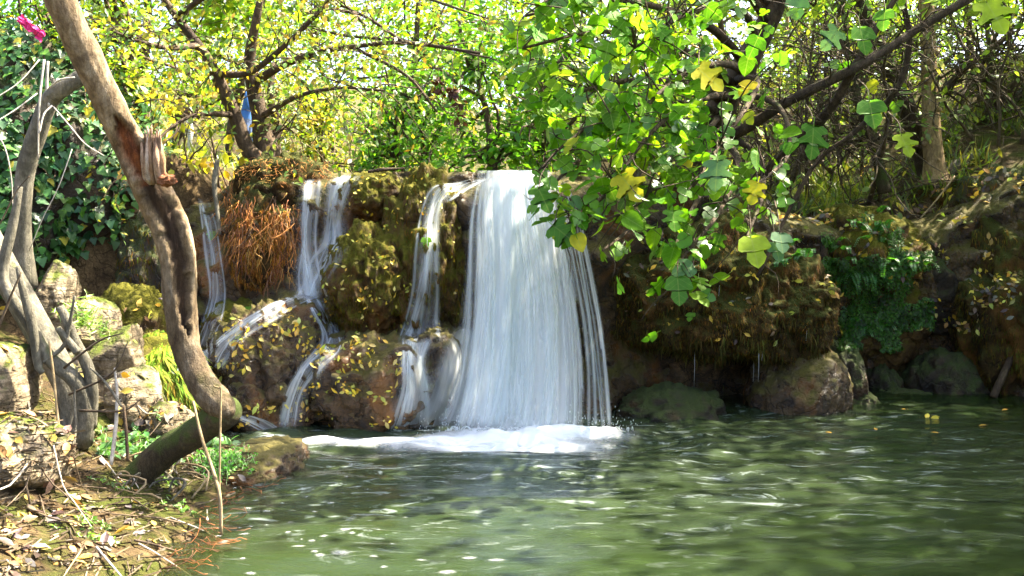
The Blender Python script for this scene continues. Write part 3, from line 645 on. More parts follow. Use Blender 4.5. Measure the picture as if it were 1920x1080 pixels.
def crown(root, pos, nrm, tip, size, cols, nobj, me, tpl, matm, box=(0, 1920, 0, 1080), name='leaf'):
    """the leaves that show largest are single parts, the rest one mass"""
    q = vis(pos); size = np.broadcast_to(size, (len(pos),))
    inn = (q[:, 0] > box[0]) & (q[:, 0] < box[1]) & (q[:, 1] > box[2]) & (q[:, 1] < box[3])
    score = np.where(inn, size / pos[:, 1], -1); order = np.argsort(-score); pick = order[:nobj]; pick = pick[score[pick] > 0]
    for i in pick: leaf_obj(name, me if not isinstance(me, list) else me[rng.integers(len(me))], pos[i], nrm[i], tip[i], size[i], root, cols[i])
    rest = np.setdiff1d(np.arange(len(pos)), pick)
    if len(rest):
        V, T, idx = scatter(pos[rest], nrm[rest], tip[rest], size[rest], tpl)
        o = mesh('foliage', V, T, M[matm], root, col=cols[rest][idx]); o['kind'] = 'stuff'

# --- the fig over the fall
fig = empty('fig_tree', P(1290, 315, 8.7), 'spreading fig tree with big lobed leaves hanging over the fall', 'tree')
ft, fr_ = limb('trunk', [(1268, 330, 8.75, 34), (1310, 262, 8.7, 30), (1350, 205, 8.6, 27), (1392, 130, 8.5, 24), (1440, 40, 8.4, 20), (1490, -70, 8.2, 16)], 'bark_brown', fig, 30, 14)
bpaths = []
for pts in [
    [(1290, 285, 8.65, 12), (1385, 248, 8.2, 11), (1470, 195, 7.9, 10), (1560, 150, 7.7, 10), (1640, 108, 7.6, 9), (1720, 55, 7.6, 8), (1830, -10, 7.6, 9)],
    [(1440, 320, 8.5, 9), (1500, 262, 8.2, 9), (1560, 200, 7.9, 9), (1600, 130, 7.7, 8), (1640, 60, 7.6, 7), (1690, -20, 7.5, 5)],
    [(1420, 520, 8.0, 3), (1520, 320, 8.2, 4), (1600, 250, 8.1, 5), (1680, 170, 7.9, 6), (1705, 80, 7.8, 6), (1690, -10, 7.7, 5)],
    [(1360, 190, 8.6, 12), (1300, 160, 8.0, 9), (1200, 150, 7.3, 6), (1110, 165, 6.8, 4), (1020, 205, 6.5, 2.5)],
    [(1375, 160, 8.5, 11), (1310, 110, 7.8, 8), (1230, 75, 7.2, 6), (1120, 60, 6.7, 4), (980, 90, 6.4, 2.5)],
    [(1400, 120, 8.5, 10), (1330, 50, 7.7, 8), (1220, 10, 7.0, 6), (1100, 0, 6.6, 4), (985, 30, 6.4, 2.5)],
    [(1340, 230, 8.6, 11), (1280, 230, 8.0, 8), (1190, 240, 7.2, 6), (1100, 290, 6.7, 4), (1010, 370, 6.4, 2.5)],
    [(1330, 240, 8.6, 9), (1270, 262, 7.8, 7), (1200, 310, 7.0, 5), (1130, 370, 6.5, 4), (1040, 440, 6.2, 2.5)],
    [(1320, 255, 8.6, 9), (1290, 290, 7.8, 7), (1240, 350, 7.1, 5), (1190, 420, 6.5, 4), (1130, 470, 6.2, 2.5)],
    [(1320, 260, 8.6, 9), (1330, 300, 7.7, 7), (1310, 370, 7.0, 5), (1270, 450, 6.5, 4), (1275, 540, 6.3, 2.5)],
    [(1330, 250, 8.6, 9), (1380, 290, 7.8, 7), (1370, 350, 7.1, 5), (1340, 410, 6.6, 4), (1290, 470, 6.3, 2.5)],
    [(1340, 240, 8.6, 9), (1420, 290, 7.9, 6), (1430, 360, 7.1, 4.5), (1410, 420, 6.5, 3), (1400, 445, 6.2, 2)],
    [(1370, 180, 8.5, 9), (1340, 180, 7.6, 7), (1280, 200, 6.9, 5), (1220, 250, 6.4, 4), (1150, 340, 6.1, 2.5)],
    [(1390, 130, 8.5, 9), (1360, 120, 7.5, 7), (1300, 130, 6.9, 5), (1230, 180, 6.4, 4), (1170, 260, 6.1, 2.5)],
    [(1380, 150, 8.5, 9), (1420, 150, 7.6, 6), (1400, 200, 7.0, 5), (1350, 270, 6.5, 4), (1300, 350, 6.2, 2.5)],
    [(1420, 80, 8.4, 9), (1400, 30, 7.5, 7), (1350, 10, 6.9, 5), (1280, 30, 6.4, 4), (1190, 90, 6.2, 2.5)],
    [(1350, 210, 8.6, 7), (1250, 190, 7.5, 5), (1150, 210, 6.9, 4), (1060, 270, 6.6, 3), (1010, 320, 6.5, 2)],
    [(1345, 220, 8.6, 7), (1330, 240, 7.5, 5), (1260, 300, 6.8, 4), (1200, 380, 6.4, 3), (1090, 430, 6.2, 2)],
    [(1440, 40, 8.4, 9), (1360, -60, 7.4, 7), (1240, -70, 6.8, 5), (1100, -40, 6.4, 4), (1010, 10, 6.2, 2.5)],
    [(1380, 170, 8.5, 8), (1460, 200, 7.6, 5), (1480, 280, 7.0, 4), (1440, 330, 6.5, 3), (1360, 380, 6.2, 2)]]:
    bpaths.append(limb('branch', pts, 'bark_brown', fig, 26, 7, .1)[0])
for k in range(5):                          # limbs that leave the top of the picture
    bpaths.append(limb('branch', [(1440 + 10 * k, 40 - 20 * k, 8.4, 9), (1380 - 60 * k, -160, 8.0 - .3 * k, 8), (1250 - 100 * k + 150, -330 - 30 * k, 7.4 - .35 * k, 6), (1120 - 40 * k, -420, 6.9 - .3 * k, 3)], 'bark_brown', fig, 20, 6)[0])
tw = MB(); ftw = twigs_on(bpaths[3:20], 150, .35, .006, tw, 1, (-.2, -.4, .1), .25, .25, .4)
twigs_on(bpaths[:3] + [ft], 110, .7, .007, tw, 2, (0, 0, .2), .35, .1, .2)
o = tw.build('twigs', M['bark_brown'], fig); o['kind'] = 'stuff'
pos, nrm, tip = leaves_on(bpaths[3:20], 150, .07, (-.12, -.55, .62), .42); p2, n2, t2 = leaves_on(ftw, 190, .04, (-.12, -.55, .62), .5)
fpoly = np.array([(955, 60), (970, -40), (1500, -40), (1480, 120), (1440, 260), (1400, 430), (1330, 470), (1290, 540), (1250, 490), (1180, 470), (1120, 430), (1060, 430), (1030, 370), (1040, 300), (1010, 220), (960, 140)], float)
def inside(p, poly):
    x, y = p; r_ = False; j_ = len(poly) - 1
    for i_ in range(len(poly)):
        if (poly[i_, 1] > y) != (poly[j_, 1] > y) and x < (poly[j_, 0] - poly[i_, 0]) * (y - poly[i_, 1]) / (poly[j_, 1] - poly[i_, 1]) + poly[i_, 0]: r_ = not r_
        j_ = i_
    return r_
allb = np.concatenate(bpaths[3:20]); fill = []; tw2 = MB()
while len(fill) < 390:
    px, py = rng.uniform(940, 1490), rng.uniform(-40, 560)
    if not inside((px, py), fpoly) or ((px > 1330 or (py > 330 and 1100 < px)) and rng.random() < .6): continue
    Y = rng.uniform(5.9, 7.3); fill.append(P(px, py, Y))
    if len(fill) % 3 == 0:
        nb_ = allb[np.argmin(((allb - fill[-1]) ** 2).sum(1) + (allb[:, 1] < Y - .1) * .3)]; e_ = fill[-1] + np.array([0, .05, .05]); m_ = (nb_ + e_) / 2 + rng.normal(size=3) * .06 + [0, 0, .08]
        tw2.add(*tube(catmull(np.array([nb_, m_, e_]), 9), np.linspace(.006, .003, 9), 4))
o = tw2.build('twigs', M['bark_brown'], fig); o['kind'] = 'stuff'
fill = np.array(fill); pos = np.vstack([pos, fill]); nrm = np.vstack([nrm, rnd_dir(len(fill), np.array([-.12, -.6, .6]) * 1.8)]); tip = np.vstack([tip, rng.normal(size=fill.shape) * .5 + [-.4, -.2, -.7]])
p3, n3, t3 = leaves_on(bpaths[20:], 110, .25, (0, -.2, .8), .2); p5, n5, t5 = leaves_on(bpaths[:3], 10, .12, (-.1, -.5, .6), .3)
hand = [(1408, 445, 5.9, .2, 1), (1462, 438, 6.2, .15, 2), (1452, 455, 6.2, .13, 2), (1525, 240, 6.6, .22, 0), (1630, 190, 6.5, .2, 0), (1570, 58, 6.5, .17, 2), (1612, 52, 6.5, .19, 0), (1310, 130, 6.1, .2, 3), (1165, 330, 6.0, .2, 3), (1080, 440, 6.0, .12, 3),
        (1495, -5, 6.4, .16, 0), (1690, 255, 6.6, .16, 1), (1850, 5, 5.8, .22, 1), (1345, 305, 6.0, .19, 2), (1270, 520, 6.1, .18, 0), (1300, 500, 6.2, .15, 2), (1660, 20, 6.5, .15, 0), (1420, 345, 6.1, .14, 3), (1010, 355, 6.2, .18, 0), (1040, 425, 6.1, .19, 0)]
p4 = np.array([P(h[0], h[1], h[2]) for h in hand]); n4 = unit(np.array([[-.1, -.85, .45]] * len(hand)) + rng.normal(size=(len(hand), 3)) * .2); t4 = np.array([[0, 0, -1.]] * len(hand)) + rng.normal(size=(len(hand), 3)) * .35
figpal = [(.085, .21, .006), (.11, .26, .008), (.08, .22, .014), (.06, .17, .006), (.18, .32, .01), (.1, .23, .008)]
hc = {0: (.08, .21, .03), 1: (.3, .42, .03), 2: (.12, .24, .12), 3: (.5, .45, .03)}
pos = np.vstack([p4, pos, p2, p5, p3]); nrm = np.vstack([n4, nrm, n2, n5, n3]); tip = np.vstack([t4, tip, t2, t5, t3])
cols = pick_cols(len(pos), figpal); yel = rng.random(len(pos)) < .04; cols[yel] = pick_cols(yel.sum(), [(.42, .42, .03), (.5, .4, .03), (.3, .36, .03)])
cols[:len(hand)] = [hc[h[4]] for h in hand]
size = rng.uniform(.08, .15, len(pos)); size[:len(hand)] = [h[3] for h in hand]
for i, h in enumerate(hand):                # stalks that carry the single leaves
    q = np.array([p4[i], p4[i] + [.02, .1, .1], p4[i] + [.1, .5, .22]]); 
    stalk = tube(catmull(q, 8), np.linspace(.003, .006, 8), 5); mesh('stalk', stalk[0], stalk[1], M['bark_brown'], fig)
crown(fig, pos, nrm, tip, size, cols, 300, FIGM, FIG_A, 'leaf')

# --- the gnarled yellowing tree on the mound left of the fall
plum = empty('gnarled_tree', P(495, 318, 9.0), 'gnarled dark tree with small yellowing leaves on the mound above the orange roots', 'tree')
pp_ = []
for nm, pts in [('trunk', [(515, 330, 9.0, 30), (500, 280, 9.0, 24), (488, 225, 9.0, 17), (476, 165, 9.0, 14), (468, 110, 9.0, 11), (480, 40, 8.9, 8), (500, -60, 8.8, 5)]),
    ('trunk', [(505, 325, 8.9, 20), (462, 275, 8.85, 15), (440, 215, 8.8, 13), (405, 140, 8.7, 11), (372, 85, 8.6, 9), (330, 30, 8.5, 7), (280, -40, 8.4, 5)]),
    ('trunk', [(520, 325, 9.1, 16), (515, 265, 9.1, 11), (522, 235, 9.15, 9), (508, 190, 9.2, 7), (512, 120, 9.3, 5)]),
    ('branch', [(482, 150, 9.0, 9), (540, 118, 8.8, 7), (600, 98, 8.6, 6), (660, 88, 8.4, 5), (760, 80, 8.2, 4), (900, 100, 8.0, 3)]),
    ('branch', [(410, 140, 8.7, 7), (470, 135, 8.6, 6), (540, 80, 8.4, 5), (600, 20, 8.3, 4), (660, -50, 8.2, 3)]),
    ('branch', [(760, 82, 8.2, 3.5), (700, 40, 8.3, 3), (640, 10, 8.3, 2)]),
    ('branch', [(372, 85, 8.6, 6), (320, 90, 8.2, 5), (270, 80, 7.9, 4), (215, 60, 7.6, 2)]),
    ('branch', [(488, 220, 9.0, 7), (560, 180, 8.6, 4), (640, 165, 8.4, 3), (720, 170, 8.2, 2)]),
    ('branch', [(440, 215, 8.8, 7), (370, 215, 8.4, 4), (320, 240, 8.2, 3), (270, 290, 8.0, 2)]),
    ('branch', [(660, 88, 8.4, 4), (760, 140, 8.2, 3), (820, 210, 8.1, 2)]),
    ('branch', [(330, 30, 8.5, 6), (430, -30, 8.2, 5), (560, -50, 8.0, 4), (740, -20, 7.8, 3), (900, 30, 7.7, 2)])]:
    pp_.append(limb(nm, pts, 'bark_brown', plum, 22, 9, .15)[0])
tw = MB(); ptw = twigs_on(pp_, 170, .65, .007, tw, 2, (0, -.3, -.05), .33, .2, .25); o = tw.build('twigs', M['bark_brown'], plum); o['kind'] = 'stuff'
pos, nrm, tip = leaves_on(ptw, 3000, .05, (.1, -.3, .7), .25); cols = pick_cols(len(pos), [(.13, .2, .03), (.09, .17, .03), (.2, .25, .03), (.35, .32, .03), (.1, .19, .05), (.4, .28, .03)])
crown(plum, pos, nrm, tip, rng.uniform(.035, .075, len(pos)), cols, 280, OVALM, L_OVAL, 'leaf')

# --- the curved trunk over the pool
ct = empty('curved_tree', P(300, 858, 5.6), 'curved peeling trunk rising from the bank in front of the falls with a broken stub', 'tree')
tp = [(85, -60, 5.0, 27), (112, 0, 5.05, 28), (160, 100, 5.15, 28), (208, 200, 5.25, 28), (252, 290, 5.35, 30), (284, 355, 5.4, 34), (313, 410, 5.45, 35), (331, 470, 5.48, 33), (336, 540, 5.5, 31), (340, 600, 5.5, 29), (352, 660, 5.5, 27), (376, 715, 5.48, 27), (402, 748, 5.45, 28), (424, 768, 5.42, 22), (436, 776, 5.40, 7)]
pth, r = px_path(tp, 150); V, f = tube(pth, r, 44, .09, 9.); nring = 150
ss_, aa_ = np.meshgrid(np.arange(150), np.arange(44), indexing='ij'); an_ = aa_.ravel() / 44 * 2 * np.pi; q_ = np.c_[np.cos(an_) * 2.6, np.sin(an_) * 2.6, ss_.ravel() * .05]
rd_ = 1 - .07 * np.abs(fbm(q_, 4)) + .05 * fbm(q_ * [1, 1, 4] + 7, 3); cc_ = np.repeat(pth, 44, 0); V[:-2] = cc_ + (V[:-2] - cc_) * rd_[:, None]
# the rotten split down the side that faces the pool: a real hollow cut into the wood
vp = vis(V[:-2]).reshape(nring, 44, 2); ctr = vis(pth)
prog = np.linspace(0, 1, nring); py_ = ctr[:, 1]
offx = np.interp(py_, [225, 260, 330, 420, 520, 640], [4, 2, 6, 3, 6, 10]); hw = np.interp(py_, [215, 245, 300, 380, 470, 560, 640], [0, 18, 25, 24, 20, 13, 0])
W3 = V[:-2].reshape(nring, 44, 3); front = (W3[:, :, 1] < pth[:, None, 1] + .01)
lat = vp[:, :, 0] - ctr[:, None, 0] - offx[:, None]
lat += 9 * fbm(np.c_[vp[:, :, 0].ravel() * .02, vp[:, :, 1].ravel() * .06, np.zeros(nring * 44)], 3).reshape(lat.shape)
g = np.clip(1.25 - np.abs(lat) / np.maximum(hw[:, None], .1), 0, 1) * front * (hw[:, None] > .5); g = sstep(0, .5, g)
W3 = W3 + (pth[:, None] - W3) * (.5 * g)[..., None]
col = np.ones((nring, 44, 3)) * np.array([1, .97, .9])
sunside = sstep(320, 420, py_)[:, None] * sstep(2, 18, vp[:, :, 0] - ctr[:, None, 0]); col = col * (1 + .35 * sunside)[..., None]  # sunlit right side of the trunk painted lighter into the bark colour
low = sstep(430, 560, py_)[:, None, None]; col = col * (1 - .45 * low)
wood = np.where((py_ < 345)[:, None, None], np.array([.55, .2, .06]), np.array([.13, .085, .045])); col = col * (1 - g)[..., None] + wood * g[..., None]
col = np.vstack([col.reshape(-1, 3), [[.5, .4, .3]] * 2])
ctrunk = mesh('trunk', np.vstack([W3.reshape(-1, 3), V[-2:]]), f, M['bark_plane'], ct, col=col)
V, f = tube(*px_path([(438, 765, 5.45, 22), (425, 772, 5.47, 30), (395, 792, 5.5, 29), (350, 822, 5.55, 28), (305, 850, 5.6, 28), (270, 884, 5.62, 29), (235, 930, 5.62, 36)], 36), 20, .1, 9.)
mesh('root_limb', V, f, M['bark_mossy'], ct)
st = MB()
for k in range(26):                         # the snapped stub: long splinters
    a = rng.uniform(0, 1); bx = 268 + 34 * a; topy = 232 + 26 * rng.random() + 20 * abs(a - .5); q, r_ = px_path([(bx + 6, 345, 5.36, 6), (bx + 1 + rng.normal() * 2, 300, 5.33 + rng.normal() * .015, 6), (bx - 2 + rng.normal() * 3, topy, 5.32 + rng.normal() * .02, 1.2)], 9)
    st.add(*tube(q, r_, 5, .25, 20), col=[(1, .97, .93), (.8, .66, .5), (.95, .92, .9)][k % 3])
st.build('broken_stub', M['splinter'], ctrunk)
kn, kf = blob(P(312, 338, 5.33), (.05, .05, .035), 71, .4, 2, sub=4); mesh('knot', kn, kf, M['splinter'], ctrunk, col=np.tile((.7, .4, .25), (len(kn), 1)))

# --- the grey leaning tree on the bank
gt = empty('grey_tree', P(140, 845, 5.75), 'smooth grey tree leaning on the bank with bare crooked branches', 'tree')
gpaths = [limb(nm, pts, 'bark_grey', gt, 26, 12, .06)[0] for nm, pts in [
    ('trunk', [(-60, 380, 6.0, 26), (0, 490, 5.95, 27), (50, 580, 5.9, 27), (95, 660, 5.85, 26), (128, 730, 5.8, 25), (140, 790, 5.78, 27), (142, 870, 5.75, 34)]),
    ('branch', [(38, 350, 5.5, 5), (24, 420, 5.5, 9), (6, 500, 5.5, 10), (14, 545, 5.5, 10), (50, 600, 5.52, 11), (92, 672, 5.55, 13), (140, 712, 5.6, 15), (160, 760, 5.65, 17), (150, 830, 5.7, 24)]),
    ('branch', [(33, 500, 5.45, 4), (42, 540, 5.45, 7), (60, 610, 5.47, 9), (70, 680, 5.5, 8), (80, 700, 5.5, 5)]),
    ('branch', [(112, 575, 5.55, 8), (125, 600, 5.55, 9), (140, 640, 5.58, 11), (165, 690, 5.62, 11), (172, 740, 5.65, 12), (165, 800, 5.7, 16)]),
    ('branch', [(108, 615, 5.5, 6), (122, 632, 5.53, 7), (145, 660, 5.56, 8)]),
    ('branch', [(140, 555, 5.5, 2.5), (130, 610, 5.52, 3.5), (118, 650, 5.53, 4), (80, 680, 5.52, 4)])]]
tw = MB()
for pts in [[(0, 420, 5.4, 1.5), (30, 360, 5.4, 1.5), (55, 330, 5.4, 1)], [(-5, 620, 5.4, 3), (18, 560, 5.4, 2.5), (40, 510, 5.4, 2)], [(120, 690, 5.5, 2.5), (185, 640, 5.45, 2), (230, 625, 5.4, 1)], [(130, 740, 5.5, 2.5), (210, 700, 5.4, 2), (240, 640, 5.4, 1)], [(150, 770, 5.5, 2.5), (230, 770, 5.35, 2), (268, 745, 5.35, 1.2)]]:
    tw.add(*tube(*px_path(pts, 12), 5, .1, 20))
o = tw.build('twigs', M['twig'], gt); o['kind'] = 'stuff'
# --- the dead ivy-side trunk with bleached twigs
dt = empty('dead_tree', P(55, 520, 7.0), 'thin grey dead trunk with bleached twigs in front of the ivy', 'tree')
limb('trunk', [(160, 140, 6.7, 15), (120, 165, 6.7, 16), (92, 190, 6.75, 17), (70, 250, 6.8, 17), (48, 320, 6.85, 17), (42, 390, 6.9, 16), (42, 450, 6.95, 17), (52, 540, 7.0, 19)], 'bark_grey', dt, 30, 12, .08)
for pts in [[(83, 112, 6.6, 3), (75, 180, 6.55, 3), (72, 250, 6.55, 2.4), (72, 300, 6.55, 1.5)], [(90, 115, 6.7, 3.5), (88, 160, 6.7, 4), (92, 200, 6.7, 4)], [(74, 112, 6.6, 1.8), (35, 155, 6.5, 1.8), (-10, 185, 6.4, 1.5)], [(98, 198, 6.6, 2.5), (82, 215, 6.55, 2.5), (74, 250, 6.5, 2)],
            [(100, 200, 6.6, 2.2), (130, 235, 6.5, 2), (160, 270, 6.45, 1.7), (195, 292, 6.4, 1.2)], [(70, 175, 6.6, 1.8), (30, 205, 6.5, 1.8), (-10, 230, 6.4, 1.4)], [(92, 165, 6.65, 2), (112, 150, 6.6, 2.6), (140, 145, 6.6, 2)], [(-5, 250, 6.2, 1.8), (12, 285, 6.2, 1.8), (22, 340, 6.2, 1.4), (24, 400, 6.2, 1)], [(135, 280, 6.4, 1.3), (110, 350, 6.4, 1.3), (80, 410, 6.4, 1.3), (55, 470, 6.4, 1)]]:
    limb('twig', [(p_[0], p_[1], p_[2], p_[3] * .75) for p_ in pts], 'white_twig', dt, 12, 5, .05)

# --- trunks on the far side of the dark hollow
bt = empty('bare_tree', P(1752, 340, 10.6), 'straight bare tan trunk stripped of bark above the shaded hollow', 'tree')
bp = [limb('trunk', [(1757, 345, 10.6, 34), (1753, 318, 10.6, 21), (1748, 260, 10.6, 17), (1744, 180, 10.6, 15), (1740, 80, 10.6, 14), (1736, -40, 10.6, 13), (1732, -260, 10.6, 9)], 'bark_tan', bt, 40, 14, .08)[0]]
for s in range(5):
    y_ = [270, 300, 205, 150, 100][s]; kn, kf = blob(P(1746 + [-12, 12, 14, -10, 12][s], y_, 10.5), (.03, .03, .03), 80 + s, .3, 2, sub=3); mesh('knot', kn, kf, M['bark_tan'], bt.children[0])
lt = empty('leaning_tree', P(1735, 330, 10.9), 'dark mossy trunk leaning behind the bare tan one', 'tree')
lp = [limb('trunk', [(1748, 335, 10.95, 24), (1730, 290, 10.95, 19), (1708, 225, 10.9, 18), (1685, 165, 10.8, 18), (1662, 115, 10.7, 17), (1640, 70, 10.6, 13), (1600, -20, 10.4, 10), (1540, -200, 10.2, 7)], 'bark_brown', lt, 34, 12, .1)[0],
      limb('branch', [(1725, 280, 10.9, 9), (1680, 262, 10.6, 7), (1620, 262, 10.4, 4), (1570, 270, 10.3, 2)], 'bark_brown', lt, 16, 7)[0],
      limb('branch', [(1715, 240, 10.9, 8), (1770, 170, 11.2, 7), (1820, 120, 11.3, 6), (1900, 60, 11.4, 5)], 'bark_brown', lt, 16, 7)[0]]
sg = empty('sapling', P(1658, 358, 10.2), 'slender mossy sapling on the shelf above the ferny wall', 'tree')
sp_ = [limb('trunk', [(1660, 362, 10.2, 13), (1648, 310, 10.2, 10), (1632, 250, 10.2, 9), (1610, 190, 10.2, 8), (1590, 110, 10.2, 6), (1580, 0, 10.2, 4)], 'bark_mossy', sg, 22, 9)[0]]
pt = empty('pale_trunk', P(1790, 300, 11.6), 'pale smooth trunk slanting up behind the bare tan one', 'tree')
pp2 = [limb('trunk', [(1775, 305, 11.6, 11), (1830, 255, 11.6, 10), (1880, 205, 11.6, 9), (1940, 150, 11.6, 8), (2020, 60, 11.6, 7)], 'bark_grey', pt, 20, 9)[0],
       limb('branch', [(1850, 235, 11.6, 7), (1858, 150, 11.5, 5), (1850, 40, 11.4, 4), (1840, -60, 11.3, 3)], 'bark_grey', pt, 14, 7)[0]]
for root_, paths_, cnt, mt in ((bt, bp, 24, 'twig'), (lt, lp, 80, 'bark_brown'), (sg, sp_, 50, 'twig'), (pt, pp2, 70, 'twig')):
    tw = MB(); t_ = twigs_on(paths_, cnt, 1.0, .011, tw, 2, (0, -.1, 0), .38, .05, .25); o = tw.build('twigs', M[mt], root_); o['kind'] = 'stuff'
    pos, nrm, tip = leaves_on(t_, 260, .05); crown(root_, pos, nrm, tip, rng.uniform(.05, .1, len(pos)), pick_cols(len(pos), [(.14, .22, .03), (.2, .28, .03)]), 0, OVALM, L_OVAL, 'leaf')
    # unseen crown of the tree above the picture, thickened to shade the hollow
    top = paths_[0][-1]; n_ = 4200 if root_ in (bt, lt) else 2200
    pos = top + np.array([0, -.3, .6]) + rng.normal(size=(n_, 3)) * np.array([1.5, 1.7, .7]); cl = fbm(pos * 1.3, 2); pos = pos[(cl > -.15) & (vis(pos)[:, 1] < 30)]
    V, T, idx = scatter(pos, rnd_dir(len(pos), (0, 0, 1)), rnd_dir(len(pos), (0, 0, -.5)), rng.uniform(.1, .2, len(pos)), L_SMALL)
    o = mesh('crown', V, T, M['leaf'], root_, col=pick_cols(len(pos), [(.14, .26, .02), (.2, .32, .03)])[idx]); o['kind'] = 'stuff'

# --- thickets: many bare stems and twigs with a few bright leaves
def thicket(label, px, py, Y, n, h, spread, r, mat, nleaf, pal, lean=(0, 0, 1), leafsize=(.05, .11), tw_n=60, group='bare thickets under the trees', lv=2):
    base = P(px, py, Y); g_, _ = drop(base[0], base[1]); base = np.array([base[0], base[1], g_[2] if g_[2] > .8 else H(base[:1], base[1:2])[0]])
    root = empty('thicket_shrub', base, label, 'shrub', group); ps = []
    for k in range(n):
        b0 = base + rng.normal(size=3) * np.array([spread, spread * .5, 0]); d = unit(np.array(lean) + rng.normal(size=3) * np.array([.4, .3, .1]))
        q = catmull(walk(b0 - [0, 0, .1], d, h * rng.uniform(.6, 1.3), 7, .16, .25), 14); V, f = tube(q, np.linspace(r * rng.uniform(.6, 1.4), r * .3, 14), 6, .1, 12); mesh('stem', V, f, M[mat], root); ps.append(q)
    tw = MB(); t_ = twigs_on(ps, tw_n, h * .4, r * .42, tw, lv, (0, 0, 0), .38, .1, .15); o = tw.build('twigs', M[mat], root); o['kind'] = 'stuff'
    if nleaf:
        pos, nrm, tip = leaves_on(t_, nleaf, .06); V, T, idx = scatter(pos, nrm, tip, rng.uniform(*leafsize, len(pos)), L_OVAL)
        o = mesh('foliage', V, T, M['leaf'], root, col=pick_cols(len(pos), pal)[idx]); o['kind'] = 'stuff'
    return root
YG = [(.2, .28, .03), (.28, .34, .04), (.14, .24, .03), (.36, .36, .05)]
thicket('tangle of bare brown stems behind the fig trunk', 1440, 330, 11.0, 9, 2.6, .5, .022, 'twig', 350, YG, (.1, -.1, 1), tw_n=90)
thicket('tangle of bare stems between the sapling and the leaning mossy trunk', 1570, 320, 12.5, 9, 2.8, .5, .024, 'twig', 350, YG, (-.1, 0, 1), tw_n=90)
thicket('bare grey brown stems arching behind the straight bare trunk', 1810, 330, 11.9, 9, 2.6, .5, .026, 'twig', 250, YG, (.2, 0, 1), tw_n=100)
thicket('dense bare branches at the frame edge above the brown bank', 1915, 320, 10.8, 9, 2.4, .35, .022, 'twig', 120, YG, (-.1, 0, 1), tw_n=110)
thicket('thin saplings in bright light beyond the mossy shelf', 1500, 350, 15.0, 10, 3.0, .8, .03, 'bark_tan', 500, YG, tw_n=60)
thicket('brown brushwood hanging under the fig limbs', 1400, 240, 10.4, 7, 1.6, .5, .014, 'twig', 100, YG, (.3, 0, .9), tw_n=130)
thicket('brown brushwood caught between fig limb and leaning trunk', 1540, 150, 10.6, 6, 1.8, .5, .014, 'twig', 100, YG, (.4, 0, .9), tw_n=130)
thicket('leafy thicket beside the stream above the wide fall', 1120, 325, 11.5, 9, 2.6, .6, .02, 'twig', 900, YG, (-.1, 0, 1), (.07, .14), 70)
thicket('dry straw coloured thicket beyond the stream crest', 665, 318, 13.0, 26, 1.5, .45, .009, 'dry', 120, YG, (.25, 0, .8), tw_n=60, lv=1)
thicket('yellow leaved shrub between the curved trunk and the gnarled tree', 395, 345, 9.2, 9, 1.2, .35, .012, 'twig', 420, [(.45, .42, .03), (.35, .36, .03), (.5, .38, .04)], (0, -.2, 1), (.07, .13), 40)

# --- bright trees and bushes beyond the stream
def bg_tree(name, label, px, Y, h, cr, n, pal, ls=(.1, .2), mat='bark_brown', tr=.07, low=.15, group='trees beyond the stream'):
    x = (px - 960) / F * Y; z = H(np.array([x]), np.array([Y]))[0]; root = empty(name, (x, Y, z), label, 'tree' if h > 2.6 else 'bush', group)
    t_ = catmull(walk((x, Y, z - .1), (rng.normal() * .12, 0, 1), h * .9, 6, .1), 16); V, f = tube(t_, np.linspace(tr, tr * .25, 16), 8, .1, 6); mesh('trunk', V, f, M[mat], root)
    lb = MB(); q = twigs_on([t_], 16, cr * 1.1, tr * .4, lb, 2, (0, 0, .25), .25, .05, low, 5); o = lb.build('limbs', M[mat], root)
    pos, nrm, tip = leaves_on(q, int(n * 2.5), cr * .16, (0, -.2, .8), .2); kp = (vis(pos)[:, 0] > 1990) if px > 2000 else np.ones(len(pos), bool); pos, nrm, tip = pos[kp], nrm[kp], tip[kp]; cl_ = 1 + .55 * np.clip(fbm(pos * 1.8, 2), -.8, .8); V, T, idx = scatter(pos, nrm, tip, rng.uniform(ls[0] * .5, ls[1] * .85, len(pos)), L_SMALL)
    o = mesh('crown', V, T, M['leaf_bg'], root, col=(pick_cols(len(pos), pal, .25) * cl_[:, None])[idx]); o['kind'] = 'stuff'
LIME = [(.15, .26, .012), (.22, .33, .018), (.11, .22, .012), (.3, .34, .025)]; GRN = [(.07, .2, .012), (.1, .25, .016), (.14, .28, .016)]; GOLD = [(.27, .28, .02), (.19, .25, .018), (.32, .28, .03), (.14, .23, .018)]
